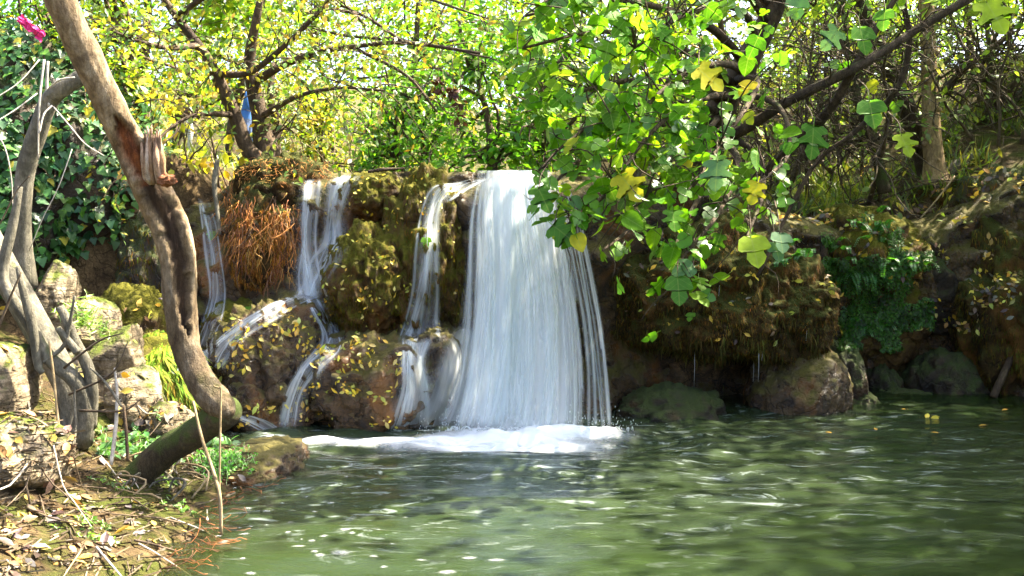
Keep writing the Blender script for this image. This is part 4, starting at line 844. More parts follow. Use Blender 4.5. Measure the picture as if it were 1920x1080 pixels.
for args in [
    ('tree', 'lime green tree right behind the gnarled tree', 430, 12.5, 4.6, 1.5, 1900, LIME), ('tree', 'golden tree over the ivy bank behind the curved trunk', 250, 11.5, 4.6, 1.5, 2000, GOLD, (.07, .14)),
    ('tree', 'yellow green tree at the frame edge above the ivy', 60, 10.6, 4.0, 1.3, 1700, LIME, (.06, .12)), ('tree', 'tall slender tree beyond the straw thicket', 745, 14.0, 5.0, 1.6, 1500, LIME), ('tree', 'pale golden tree in full sun far beyond the crest', 640, 20.0, 6.0, 2.2, 1700, GOLD),
    ('tree', 'tall lime tree beyond the middle of the crest', 850, 19.0, 6.5, 2.4, 2200, LIME), ('tree', 'sunlit tree far behind the wide fall', 980, 15.5, 5.5, 2.0, 2000, LIME),
    ('tree', 'large far tree beyond the gnarled tree', 330, 22.0, 7.5, 2.8, 1900, LIME, (.15, .28)), ('tree', 'bright far tree behind the leafy thicket', 1150, 20.0, 7.0, 2.6, 2200, LIME, (.14, .26)), ('tree', 'bright tree glimpsed through the fig limbs', 1380, 17.0, 6.0, 2.3, 2000, LIME, (.12, .22)),
    ('tree', 'bright tree glimpsed behind the leaning mossy trunk', 1600, 18.0, 6.5, 2.4, 2200, LIME, (.12, .24)), ('tree', 'bright tree glimpsed behind the pale slanting trunk', 1830, 17.0, 6.5, 2.4, 2200, LIME, (.12, .24)), ('tree', 'very tall tree closing the view up the stream', 780, 32.0, 10.0, 3.4, 1500, LIME, (.2, .4)),
    ('tree', 'wide crowned tree on the far slope', 1010, 34.0, 11.0, 4.5, 2400, GOLD, (.2, .4)), ('tree', 'broad sunlit tree on the far slope beyond the thickets', 1500, 30.0, 11.0, 4.5, 2600, LIME, (.2, .4)), ('tree', 'broad sunlit tree on the far slope behind the bare trunk', 1900, 28.0, 11.0, 4.2, 2600, LIME, (.2, .4)),
    ('bush', 'low bright bush on the stream edge beyond the straw thicket', 800, 12.2, 1.5, .8, 800, GRN, (.08, .15)), ('bush', 'broad leaved bright bush just beyond the crest of the wide fall', 920, 10.8, 1.7, .8, 620, GRN, (.09, .17)), ('bush', 'leafy bush leaning over the crest beside the fig', 1030, 11.2, 1.9, .9, 800, GRN, (.09, .17)),
    ('bush', 'small bright bush below the slender tree', 735, 12.6, 1.1, .6, 500, GRN, (.07, .13)), ('bush', 'low yellow bush far up the stream', 610, 17.0, 1.6, .9, 700, GOLD), ('bush', 'bright ground bush beyond the mossy shelf', 1560, 13.5, 1.0, .8, 700, LIME, (.08, .15)), ('bush', 'bright ground bush behind the sapling', 1690, 14.0, 1.2, .9, 800, LIME, (.08, .15)),
    ('bush', 'bright bush under the fig branches behind the trunk', 1250, 12.0, 1.6, .9, 900, LIME, (.09, .16)), ('bush', 'hedge like bush behind the person in grey', 330, 14.5, 2.0, 1.1, 1000, LIME, (.08, .15)), ('bush', 'green bush crowning the ivy bank', 130, 9.6, 1.6, .8, 1000, GRN, (.05, .1)), ('bush', 'yellow green bush between the ivy and the gully', 290, 9.3, 1.5, .7, 900, LIME, (.05, .1)),
    ('tree', 'dense unseen tree added to shade the bank beyond the leaning stick', 2330, 11.5, 6.5, 2.4, 2600, [(.12, .22, .015), (.16, .28, .02)], (.14, .26), 'bark_brown', .12, .25), ('tree', 'dense unseen tree added to shade the bank beside the hollow', 2420, 9.6, 6.5, 2.4, 2600, [(.12, .22, .015), (.16, .28, .02)], (.14, .26), 'bark_brown', .12, .3),  # out of view, added to cast shade on the bank and wall
    ('tree', 'unseen streamside tree added to shade the open pool', 3500, 4.6, 5.5, 2.2, 4000, [(.14, .26, .02), (.2, .32, .03)], (.12, .22), 'bark_brown', .09, .6), ('tree', 'unseen streamside tree added to shade the end of the pool', 2900, 7.5, 6.0, 2.4, 4200, [(.14, .26, .02), (.2, .32, .03)], (.12, .22), 'bark_brown', .09, .6)]:  # out of view, added for shade and green reflections on the pool
    bg_tree(*args)

# ------------------------------------------------------------------ ivy, moss and roots on the rocks
def on_surface(V, f, n, cond=None):
    a, b, c = V[f[:, 0]], V[f[:, 1]], V[f[:, 2]]; cr = np.cross(b - a, c - a); ar = np.linalg.norm(cr, axis=1); nn = cr / np.maximum(ar, 1e-12)[:, None]
    w_ = ar.copy(); cen = (a + b + c) / 3
    if cond is not None: w_ = w_ * cond(cen, nn)
    i = rng.choice(len(f), n, p=w_ / w_.sum()); u, v = rng.random(n), rng.random(n); m = u + v > 1; u[m], v[m] = 1 - u[m], 1 - v[m]
    return a[i] + (b - a)[i] * u[:, None] + (c - a)[i] * v[:, None], nn[i]
eye = np.array([0, 0, CH])
def facing(lo=-.15): return lambda cen, nn: (unit(eye - cen) * nn).sum(1) > lo
ivy = empty('ivy', P(150, 600, 7.9), 'dense dark green ivy draped over the steep bank', 'ivy')
pos, nrm = on_surface(ivyB[1], ivyB[2], 3600, lambda c, n: ((unit(eye - c) * n).sum(1) > -.1) & (vis(c)[:, 0] > -60) & (vis(c)[:, 1] < 640))
pos = pos + nrm * rng.uniform(.01, .13, (len(pos), 1)) + rng.normal(size=pos.shape) * .03; nn = unit(nrm * .7 + np.array([.1, -.3, .55]) + rng.normal(size=pos.shape) * .33)
cols = pick_cols(len(pos), [(.03, .1, .025), (.045, .13, .03), (.03, .09, .035), (.07, .17, .03)], .25); y_ = rng.random(len(pos)) < .03; cols[y_] = (.4, .36, .04)
crown(ivy, pos, nn, np.array([0, -.1, -1.]) + rng.normal(size=pos.shape) * .4, rng.uniform(.055, .105, len(pos)), cols, 300, IVYM, L_IVY, 'leaf_ivy_m', (0, 300, 120, 600))
st = MB()
for k in range(40):
    a_, n_ = on_surface(ivyB[1], ivyB[2], 1, facing()); q = walk(a_[0] + n_[0] * .05, (rng.normal() * .4, -.2, -1), rng.uniform(.3, .8), 6, .3); st.add(*tube(catmull(q, 10), .004, 4))
o = st.build('stems', M['twig'], ivy); o['kind'] = 'stuff'

HAIR = (np.array([[-.06, 0, 0], [.06, 0, 0], [.04, .55, .06], [0, 1, .0], [-.04, .55, .06]]), np.array([[0, 1, 2], [0, 2, 4], [4, 2, 3]]))
def hair(name, label, surf, n, size, pal, lo=-.2, cond=None, parent=None, nb=(0, -.5, .1), cat='moss', kind='stuff', off=.0, clump=0.):
    pos, nrm = on_surface(surf[0], surf[1], n, cond or facing(lo))
    nrm = nrm * np.where(((eye - pos) * nrm).sum(1, keepdims=True) < -.25, -1, 1) if surf[0] is V_cliff else nrm
    if clump: keep = fbm(pos * 4.5, 3) > clump; pos, nrm = pos[keep], nrm[keep]
    tip = np.array([0, 0, -1.]) + nrm * .25 + rng.normal(size=pos.shape) * .16; m = unit(nrm + np.array(nb) + rng.normal(size=pos.shape) * .3)
    sz = rng.uniform(*size, len(pos)) * (1 + .5 * fbm(pos * 5, 2)); V, T, idx = scatter(pos + nrm * off, m, tip, sz, HAIR)
    c = pick_cols(len(pos), pal, .3); patch = fbm(pos * 2.6 + 3, 3); c = c * (1 + .7 * np.clip(patch, -.6, .9))[:, None]
    o = mesh(name, V, T, M['moss_hair'], parent, col=c[idx]); o['kind'] = kind
    if parent is None: tag(o, label, cat, kind=kind)
    return o
OHS = (np.vstack([Va, Vb]), np.vstack([fa, fb + len(Va)]))
Va_, fa_ = oh.V, None
OHS = (np.concatenate(oh.V), np.concatenate(oh.F[3]))
hair('moss_fringe', None, OHS, 70000, (.014, .042), [(.08, .05, .01), (.14, .08, .014), (.07, .065, .01), (.2, .095, .014), (.035, .024, .008)], parent=overhang, lo=-.4)
hair('moss_fringe', None, OHS, 4200, (.03, .11), [(.05, .045, .012), (.08, .06, .015), (.1, .09, .02)], parent=overhang, cond=lambda c, n: (n[:, 2] < -.1) & (c[:, 1] < 8.9))
dr = MB()
for k in range(9):
    a_, n_ = on_surface(*OHS, 1, lambda c, n: (n[:, 2] < -.3) & (c[:, 1] < 8.6)); L = rng.uniform(.08, .3); dr.add(*tube(np.array([a_[0] + [0, 0, .02], a_[0] - [0, 0, L * .5], a_[0] - [.005, 0, L]]), [.0016, .0014, .0008], 4))
o = dr.build('drips', M['spray'], overhang); o['kind'] = 'stuff'
cm = (V_cliff, np.vstack([cF[:, :3], cF[:, [0, 2, 3]]]))
hair('moss', 'brown green fuzz of moss over the shaded cliff beside the hollow', cm, 22000, (.02, .055), [(.06, .05, .006), (.10, .06, .01), (.09, .045, .008), (.045, .05, .006)], cond=lambda c, n: (vis(c)[:, 0] > 1440) & (vis(c)[:, 1] < 680), clump=-.1)
hair('moss', 'olive moss fuzz over the leaf strewn boulder beside the forked cascade', (mossB[1], mossB[2]), 9000, (.02, .045), [(.07, .075, .006), (.12, .10, .008), (.10, .06, .008)], lo=.0, clump=-.05)
for nm_, o_ in [(k_, v_) for k_, v_ in RK.items()]:
    hair('moss', 'short fuzz of moss on the ' + nm_, o_[:2], o_[2], (.02, .06), [(.08, .075, .006), (.13, .09, .01), (.12, .06, .008), (.06, .07, .006)], lo=-.1, clump=-.3)
hair('moss', 'long combed green moss on the sloping rock above the side stream', (slope[1], slope[2]), 9000, (.06, .16), [(.12, .2, .015), (.2, .26, .02), (.1, .15, .015), (.25, .2, .03)], lo=.05, off=.01, clump=-.25)
# bright fern and moss on the wall over the hollow
pos, nrm = [], []
while len(pos) < 15000:
    px, py = 1500 + 250 * rng.random(12000), 402 + 255 * rng.random(12000)
    nz = fbm(np.c_[px / 70, py / 70, px * 0 + 3], 4); keep = (nz > .02 + .5 * np.hypot((px - 1640) / 150, (py - 545) / 140) ** 3 - .25) & ~((px > 1690) & (py < 470))
    for x_, y_ in zip(px[keep], py[keep]):
        l, n_ = hit(x_, y_)
        if l is not None and 8.8 < l[1] < 10.3: pos.append(l); nrm.append(n_)
pos, nrm = np.array(pos), np.array(nrm)
V, T, idx = scatter(pos + nrm * rng.uniform(0, .035, (len(pos), 1)), nrm + np.array([0, -.2, .6]) + rng.normal(size=pos.shape) * .4, np.array([0, -.3, -1]) + rng.normal(size=pos.shape) * .7, rng.uniform(.014, .036, len(pos)), L_SMALL)
c = pick_cols(len(pos), [(.05, .15, .015), (.08, .21, .02), (.06, .13, .012)], .3) * (1 + .8 * np.clip(fbm(pos * 5, 3), -.7, .7))[:, None]
o = mesh('fern_moss', V, T, M['leaf'], col=c[idx]); tag(o, 'vivid green cushion of fern and moss on the wall over the hollow', 'fern moss', kind='stuff')
def fern(label, px, py, n, L, pal, spread=25):
    l, nn = hit(px, py)
    root = empty('fern', l, label, 'fern', 'ferns on the shaded wall')
    for k in range(n):
        l2, n2 = hit(px + rng.normal() * spread, py + rng.normal() * spread * .4); l2 = l if l2 is None or abs(l2[1] - l[1]) > .4 else l2
        q = catmull(walk(l2, unit((nn if n2 is None else n2) + [0, -.4, .5] + rng.normal(size=3) * .4), L * rng.uniform(.6, 1.2), 5, .12, .9), 12)
        tg = unit(np.gradient(q, axis=0)); sd = unit(np.cross(tg, [0, 0, 1.]) + 1e-6); mb = MB(); mb.add(*tube(q, .0015, 3), col=(.05, .04, .02))
        for s in (1, -1):
            V, T, idx = scatter(q[1:], np.cross(sd * s, tg)[1:] * -s + [0, -.2, .4], (sd * s + tg * .4)[1:], np.linspace(.055, .02, 11), L_SMALL); mb.add(V, T, pick_cols(11, pal)[idx])
        mb.build('frond', M['leaf'], root)
FG = [(.06, .22, .03), (.1, .3, .03), (.07, .24, .05)]
for lab, px, py, n in [('fern drooping from the lip of the ferny wall near the shelf', 1620, 425, 9), ('fern hanging over the dark hollow beside the bare grey channel', 1690, 500, 8), ('fern on the mossy shelf beside the overhang', 1500, 480, 7), ('fern low on the ferny wall above the dark hollow', 1590, 520, 8), ('small fern under the lip of the mossy shelf', 1570, 470, 6), ('fern tuft beside the mossy boulder', 1630, 620, 6)]:
    fern(lab, px, py, n, .22, FG)
# orange hanging roots
hair('root_moss', 'shaggy orange brown moss and rootlets on the rock beside the forked cascade', (rootB[1], rootB[2]), 22000, (.014, .05), [(.3, .11, .015), (.42, .18, .02), (.2, .08, .015), (.12, .06, .012), (.5, .26, .04)], lo=-.1, clump=-.12)
M['root'] = m_plain('orange_root', (1, 1, 1), .8, 40, .3, True)
for lab, x0, x1, y0, y1, n in [('curtain of orange hanging roots nearest the thin gully cascade', 425, 482, 350, 520, 30), ('wide curtain of orange hanging roots next to the forked cascade', 500, 556, 372, 562, 34)]:
    mb = MB()
    for k in range(n):                      # tufts
        px = rng.uniform(x0, x1); py = y0 + (y1 - y0) * rng.random() * .8; l, n_ = hit(px, py); hue = np.array([(.30, .10, .02), (.40, .16, .03), (.2, .07, .02), (.42, .22, .05), (.14, .07, .03)][k % 5]) * rng.uniform(.5, 1.2)
        for i_ in range(9):
            a_ = l + n_ * .02 + rng.normal(size=3) * [.035, .02, .05]; L = rpx(min(rng.uniform(15, 70), y1 - py + rng.uniform(0, 35)), 8.2)
            mb.add(*tube(walk(a_, (rng.normal() * .2, -.12, -1), L, 5, .24), np.linspace(.0042, .001, 6), 3), col=hue * rng.uniform(.6, 1.5))
    o = mb.build('hanging_roots', M['root']); tag(o, lab, 'roots', kind='stuff')
mb = MB()
for k in range(300):
    px = rng.uniform(420, 625); l, n_ = hit(px, rng.uniform(296, 345))
    if l is None or l[1] > 9.6: continue
    mb.add(*tube(walk(l + n_ * .015, rnd_dir(1, n_ * .5 + [0, 0, -.6])[0], rng.uniform(.03, .09), 3, .3), .0025, 3), col=np.array([(.4, .16, .03), (.5, .28, .06), (.28, .12, .03)][k % 3]))
o = mb.build('needle_litter', M['root']); tag(o, 'orange needles and rootlets matted on the mound under the gnarled tree', 'litter', kind='stuff')

# ------------------------------------------------------------------ fallen leaves
YEL = [(.62, .45, .03), (.7, .52, .06), (.55, .33, .03), (.6, .5, .15), (.4, .42, .06)]; BRN = [(.2, .11, .05), (.38, .22, .06), (.12, .08, .05), (.17, .15, .13), (.42, .3, .05), (.07, .045, .035), (.13, .11, .09)]
def fallen(label, group, x0, x1, y0, y1, n, size, pal, nobj, cond=lambda px, py: True, maxY=11):
    k = 0; tries = 0; P_, N_, T_, S_ = [], [], [], []
    while k < n and tries < n * 12:
        tries += 1; px, py = rng.uniform(x0, x1), rng.uniform(y0, y1)
        if not cond(px, py) or pnoise(np.array([[px / 55., py / 40., n * .37]]))[0] < rng.uniform(-.15, .3): continue
        l, nn = hit(px, py)
        if l is None or l[1] > maxY or l[2] < .01 or nn[2] < -.35: continue
        P_.append(l + nn * .006); N_.append(nn + rng.normal(size=3) * .22); T_.append(rnd_dir(1)[0]); S_.append(rng.uniform(*size)); k += 1
    P_, N_, T_, S_ = map(np.array, (P_, N_, T_, S_)); cols = pick_cols(len(P_), pal, .2); order = np.argsort(-S_ / P_[:, 1])
    for i in order[:nobj]:
        c_ = cols[i]; hue = 'grey' if c_[2] > .6 * c_[0] else 'dark brown' if c_[0] < .16 else 'greenish yellow' if c_[1] > .92 * c_[0] else 'yellow' if c_[1] > .68 * c_[0] else 'orange brown'
        tag(leaf_obj('fallen_leaf', DEADM[rng.integers(3)], P_[i], N_[i], T_[i], S_[i], None, cols[i]), ('long ' if S_[i] > .8 * size[1] else 'small ') + hue + ' ' + label, 'leaf', group)
    r_ = order[nobj:]
    if len(r_): V, T, idx = scatter(P_[r_], unit(N_[r_]), T_[r_], S_[r_], L_OVAL); return V, T, cols[r_][idx]
rest = MB()
for a_ in [('leaf stuck to the dome of rock that the cascade parts over', 'yellow leaves on the dome rock', 395, 622, 585, 800, 240, (.02, .07), YEL, 75),
           ('leaf stuck to the broad wet boulder at the pool edge', 'yellow leaves on the broad wet boulder', 562, 760, 620, 805, 150, (.02, .065), YEL, 60),
           ('leaf stuck to the mossy rock bulge above the broad wet boulder', 'yellow leaves on the mossy bulge', 605, 860, 328, 620, 200, (.025, .05), YEL, 50),
           ('leaf lying on the dripping moss overhang', 'leaves on the moss overhang', 1150, 1480, 450, 640, 90, (.04, .07), BRN + YEL, 25),
           ('leaf lying on the slope above the shaded hollow', 'leaves on the shaded slope', 1480, 1920, 385, 620, 420, (.04, .08), YEL + BRN, 30),
           ('leaf lying on the forest floor among the bare trunks', 'leaves among the bare trunks', 1430, 1920, 300, 420, 420, (.05, .1), YEL + BRN, 12, lambda px, py: True, 14),
           ('leaf lying in the litter of the near bank', 'dead leaves on the near bank', 0, 480, 760, 1075, 250, (.035, .085), BRN, 55, lambda px, py: px < 480 - (py - 880) * .6),
           ('leaf caught on the pale rocks below the ivy', 'dry leaves on the pale rocks', 0, 360, 560, 790, 70, (.04, .08), BRN + YEL, 5)]:
    r_ = fallen(*a_)
    if r_: rest.add(r_[0], r_[1], r_[2])
o = rest.build('leaf_litter', M['litter']); tag(o, 'litter of small fallen leaves over the rocks and bank', 'litter', kind='stuff')
lf = empty('floating_leaves', P(1740, 784, 8.1), 'bright yellow leaf cluster floating on the dark water before the hollow', 'leaf')
for k in range(7): leaf_obj('leaf', DEADM[k % 3], P(1727 + k * 4.4, 786 + rng.normal() * 2, 8.12) + [0, 0, .012], (rng.normal() * .5, -.6, .7), rnd_dir(1)[0], rng.uniform(.05, .08), lf, (.7, .55, .05))
for k, (px, py) in enumerate([(1760, 815), (1850, 800), (1640, 805), (1700, 770), (1890, 770), (1560, 815)]):
    Y = CH * F / (py - HZ); tag(leaf_obj('floating_leaf', DEADM[0], P(px, py, Y) + [0, 0, .012], (0, -.1, 1), rnd_dir(1)[0], .06, None, (.55, .3, .04)), 'single orange leaf floating on the pool before the hollow', 'leaf', 'single floating leaves')

# ------------------------------------------------------------------ sticks, reeds, herbs and litter of the near bank
for lab, pts in [('tall dry bent reed standing in the water edge in front of the curved trunk', [(415, 1003, 5.0, 3), (412, 930, 5.0, 3.5), (400, 885, 5.05, 3.5), (378, 820, 5.1, 3), (362, 752, 5.15, 2.5)]), ('thin dry reed with a snapped top leaning on the taller reed', [(411, 960, 5.02, 2.5), (412, 860, 5.04, 2), (414, 735, 5.06, 2), (411, 728, 5.06, 1.8), (400, 724, 5.06, 1.5)]),
                 ('grey bleached stick standing against the rocks by the grey tree', [(208, 872, 5.3, 3.5), (216, 810, 5.35, 4), (220, 740, 5.4, 3), (215, 690, 5.45, 2)]), ('brown upright stick beside the green herbs', [(240, 865, 5.3, 3), (236, 800, 5.3, 3), (232, 760, 5.32, 2)]), ('tan dry stalk slanting across the grey tree foot', [(228, 762, 5.35, 2.5), (200, 720, 5.4, 2.5), (170, 690, 5.45, 2)]),
                 ('thin pale stalk bent over beside the grey tree', [(135, 858, 5.2, 3), (142, 800, 5.25, 2.5), (140, 740, 5.3, 2), (145, 690, 5.3, 1.5)]), ('long tan stalk leaning on the tan boulder', [(118, 855, 5.0, 3), (108, 780, 5.05, 2.5), (100, 700, 5.1, 2.5), (92, 640, 5.1, 2)]), ('leaning bare stick rising from the water by the brown bank', [(1862, 745, 9.1, 7), (1880, 705, 9.15, 7), (1902, 660, 9.2, 6), (1930, 625, 9.3, 6)]),
                 ('rotting fallen log on the slope below the bare trunk', [(1748, 425, 10.2, 9), (1775, 398, 10.25, 12), (1805, 385, 10.3, 12), (1840, 380, 10.4, 9)]), ('thick bent pale root looping over the slope', [(1815, 300, 10.7, 4), (1835, 330, 10.6, 6), (1850, 342, 10.6, 6), (1890, 335, 10.6, 5), (1930, 322, 10.7, 5)]), ('pale root running out from the bare trunk foot', [(1772, 330, 10.6, 10), (1800, 305, 10.65, 9), (1845, 292, 10.7, 8), (1900, 296, 10.7, 6), (1950, 290, 10.8, 5)]),
                 ('thin pale stem leaning across the slope', [(1725, 410, 9.9, 1.6), (1760, 370, 9.95, 1.6), (1790, 330, 10.0, 1.4)]), ('black twig lying across the stream crest', [(690, 322, 8.2, 3), (720, 318, 8.25, 3.5), (760, 316, 8.3, 2)]), ('grey bent branch standing in the gully beside the gnarled tree', [(408, 300, 8.5, 5), (402, 345, 8.45, 5), (408, 400, 8.4, 4), (412, 440, 8.4, 3)])]:
    q, r_ = px_path(pts, 18); V, f = tube(q, r_, 7, .12, 25); o = mesh('log' if 'log' in lab else 'root' if 'root' in lab else 'stick' if 'reed' not in lab else 'reed', V, f, M['bark_brown' if ('log' in lab or 'brown' in lab or 'black' in lab) else 'white_twig' if 'bleached' in lab else 'bark_grey' if ('root' in lab or 'grey' in lab) else 'dry']); tag(o, lab, 'root' if 'root' in lab else 'stick')
def ground_at(px, py):
    l, n_ = hit(px, py); return l if l is not None and l[1] < 8 and l[2] > -.05 else None
k = 0
while k < 46:                               # dead twigs lying about
    px, py = rng.uniform(0, 430), rng.uniform(760, 1075); l = ground_at(px, py)
    if l is None: continue
    L = rng.uniform(.12, .45); d = unit(np.array([rng.normal(), rng.normal() * .8, 0])); q = [drop(l[0] + d[0] * s * L, l[1] + d[1] * s * L, l[2] + .35)[0] + [0, 0, .008 + .012 * rng.random()] for s in np.linspace(0, 1, 5)]
    q = np.array(q); q[:, 2] = .5 * q[:, 2] + .5 * np.linspace(q[0, 2], q[-1, 2], 5) + .006
    V, f = tube(catmull(q, 9), np.linspace(rng.uniform(.003, .007), .002, 9), 5, .1, 30); tag(mesh('dead_twig', V, f, M[['dry', 'twig', 'twig', 'white_twig'][k % 4]]), ('long ' if L > .3 else 'short ') + ['tan dry', 'brown', 'brown', 'bleached'][k % 4] + ' twig lying among the leaves of the near bank', 'twig', 'dead twigs on the near bank'); k += 1
k = 0
while k < 16:                               # a nest of tangled roots under the curved trunk
    px, py = rng.uniform(235, 345), rng.uniform(855, 925); l = ground_at(px, py)
    if l is None: k += 1; continue
    q = catmull(np.array([l - [0, 0, .03], l + [rng.normal() * .05, -.02, .07], l + [rng.normal() * .1, -.06, .05], l + [rng.normal() * .12, -.12, -.06]]), 12)
    V, f = tube(q, .006, 5, .1, 30); tag(mesh('tangled_root', V, f, M['bark_grey' if k % 2 else 'dry']), ('grey' if k % 2 else 'tan') + ' looped root in the tangle under the curved trunk', 'root', 'tangled roots under the curved trunk'); k += 1
mb = MB()
for k in range(1400):                       # fine litter: stalks and crumbs
    l = ground_at(rng.uniform(-20, 470), rng.uniform(740, 1080))
    if l is None or l[2] < -.03: continue
    d = rnd_dir(1)[0] * [1, 1, .15]; L = rng.uniform(.03, .16); mb.add(np.array([l + d * L * .5 + [0, 0, .008], l - d * L * .5 + [0, 0, .012], l - d * L * .5 + [.004, .004, .004], l + d * L * .5 + [.004, .004, .004]]), np.array([[0, 1, 2, 3]]), col=np.array([(.12, .085, .04), (.045, .03, .015), (.16, .13, .08), (.07, .045, .02)][k % 4]) * rng.uniform(.6, 1.3))
M['crumb'] = m_plain('litter_stalk', (1, 1, 1), .9, 50, .3, True); o = mb.build('stalk_litter', M['crumb']); tag(o, 'fine stalks and crumbs littering the near bank', 'litter', kind='stuff')
mb = MB()
for k in range(90):                        # rust coloured rootlets in the shallows
    py = rng.uniform(900, 1075); Y = CH * F / (py - HZ); x0 = xw(Y); a_ = np.array([x0 + rng.normal() * .06 - .02, Y, .012]); mb.add(*tube(walk(a_, (1, -.35, -.02), rng.uniform(.04, .18), 4, .35), .0018, 3), col=np.array([(.3, .1, .025), (.16, .07, .03)][k % 2]))
V_ = mb.V
o = mb.build('rootlets', M['root']); tag(o, 'rust coloured rootlets trailing from the bank into the shallows', 'roots', kind='stuff')
def herb(name, label, spots, n, h, ls, pal, cat, tpl=L_OVAL):
    c = [hit(px, py)[0] for px, py in spots]; c = [q for q in c if q is not None and q[1] < 9]
    root = empty(name, c[0], label, cat); mb = MB(); lm = MB()
    for k in range(n):
        b0 = c[k % len(c)] + rng.normal(size=3) * [.07, .06, 0]; g_ = drop(b0[0], b0[1], b0[2] + .3)[0]; q = walk(g_, rnd_dir(1, (0, -.3, 1.6))[0], h * rng.uniform(.5, 1.2), 4, .2); mb.add(*tube(q, .0018, 3), col=(.5, .6, .3))
        m_ = 5; V, T, idx = scatter(q[rng.integers(1, 5, m_)], rnd_dir(m_, (0, -.6, 1.6)), rnd_dir(m_, (0, 0, .2)), rng.uniform(*ls, m_), tpl); lm.add(V, T, pick_cols(m_, pal)[idx])
    mb.build('stems', M['crumb'], root)['kind'] = 'stuff'; lm.build('leaves', M['leaf'], root)['kind'] = 'stuff'
HG = [(.1, .25, .06), (.14, .3, .06), (.09, .2, .07)]
herb('herb_patch', 'bright green herbs growing between the grey tree and the curved trunk foot', [(200, 850), (225, 845), (250, 840), (270, 838), (285, 850)], 60, .1, (.03, .065), HG, 'herb')
herb('moss_clump', 'vivid green clump of fine plants at the foot of the curved trunk elbow', [(395, 870), (410, 865), (425, 872), (405, 885), (435, 880)], 220, .07, (.012, .026), [(.1, .34, .02), (.15, .42, .03)], 'herb')
herb('herb_patch', 'broad green leaves sprouting under the curved trunk elbow', [(385, 845), (400, 835), (420, 825)], 16, .12, (.05, .085), HG, 'herb')
herb('herb_patch', 'small grass tufts on the creamy limestone under the ivy', [(160, 600), (170, 620), (150, 590)], 60, .08, (.05, .09), [(.16, .3, .03), (.22, .34, .04)], 'grass', HAIR)
herb('herb_patch', 'pale leaved sprig below the dead trunk', [(100, 480), (120, 470), (90, 500)], 22, .22, (.04, .07), [(.28, .36, .14), (.2, .3, .08)], 'herb')
herb('herb_patch', 'green moss tufts scattered low on the near bank', [(215, 905), (175, 975), (330, 955), (165, 1005), (300, 900)], 70, .035, (.015, .03), [(.14, .28, .02), (.1, .22, .02)], 'herb')
for px, py in [(470, 578), (400, 437), (800, 447), (1300, 590)]:
    l, n_ = hit(px, py)
    if l is not None: tag(leaf_obj('sprig', FIGM[0], l + n_ * .02, n_ + [0, -.5, .5], (0, 0, -1), .09, None, (.16, .36, .03)), 'small bright green lobed sprig growing from the wet rock', 'sprig', 'green sprigs on the wet rock')
# grass and low plants along the crest and far banks
gp = np.vstack([np.c_[rng.uniform(-8, 8, 9000), rng.uniform(9.0, 17, 9000)], np.c_[rng.uniform(1.8, 7, 9000), rng.uniform(9.2, 12.5, 9000)]]); gp = gp[fbm(np.c_[gp * 1.4, gp[:, :1] * 0], 3) > -.1]; gp = gp[(np.abs(gp[:, 0] + .2) > 1.3) | (gp[:, 1] > 13)]; z_ = H(gp[:, 0], gp[:, 1]); pos = np.c_[gp, z_]
V, T, idx = scatter(pos, rnd_dir(len(pos), (0, -1, .3)), rnd_dir(len(pos), (0, 0, 2.2)), rng.uniform(.08, .26, len(pos)), HAIR)
o = mesh('undergrowth', V, T, M['leaf'], col=pick_cols(len(pos), [(.12, .2, .03), (.2, .27, .03), (.3, .3, .05), (.1, .14, .03)])[idx]); tag(o, 'grass and low plants on the ground above the falls', 'grass', kind='stuff')
# ------------------------------------------------------------------ foam flecks drifting on the pool
fk = [(440, 915), (418, 945), (465, 958), (500, 962), (548, 958), (545, 978), (450, 990), (470, 988), (458, 1000), (500, 985), (410, 1003), (610, 1008), (648, 997), (660, 1003), (560, 1027), (590, 1040), (600, 1045), (640, 1040), (605, 1010), (735, 1022), (700, 1045), (720, 1060), (455, 1050), (470, 1072), (420, 1018), (710, 998), (585, 1018), (565, 1015), (530, 940), (575, 930), (620, 940), (480, 935), (540, 1000), (590, 960), (520, 900), (610, 880), (650, 900), (690, 920), (840, 1070), (790, 1050), (880, 1045), (930, 1050), (760, 970), (660, 870)]
for k, (px, py) in enumerate(fk):
    Y = CH * F / (py - HZ); c = P(px, py, Y); s = rng.uniform(.010, .028) * (1.6 if py > 1035 else 1); V, f, ed = foam_patch(c[0], c[1], s * rng.uniform(1.2, 2.2), s * rng.uniform(.7, 1.6), .005, 14, 10, seed=k * 3.)
    tag(mesh('foam_fleck', V, f, M['fleck'], edge=ed), ('large patch' if s > .03 else 'small fleck' if s < .017 else 'fleck') + ' of white foam drifting on the pool near the bank', 'foam', 'foam flecks on the pool')
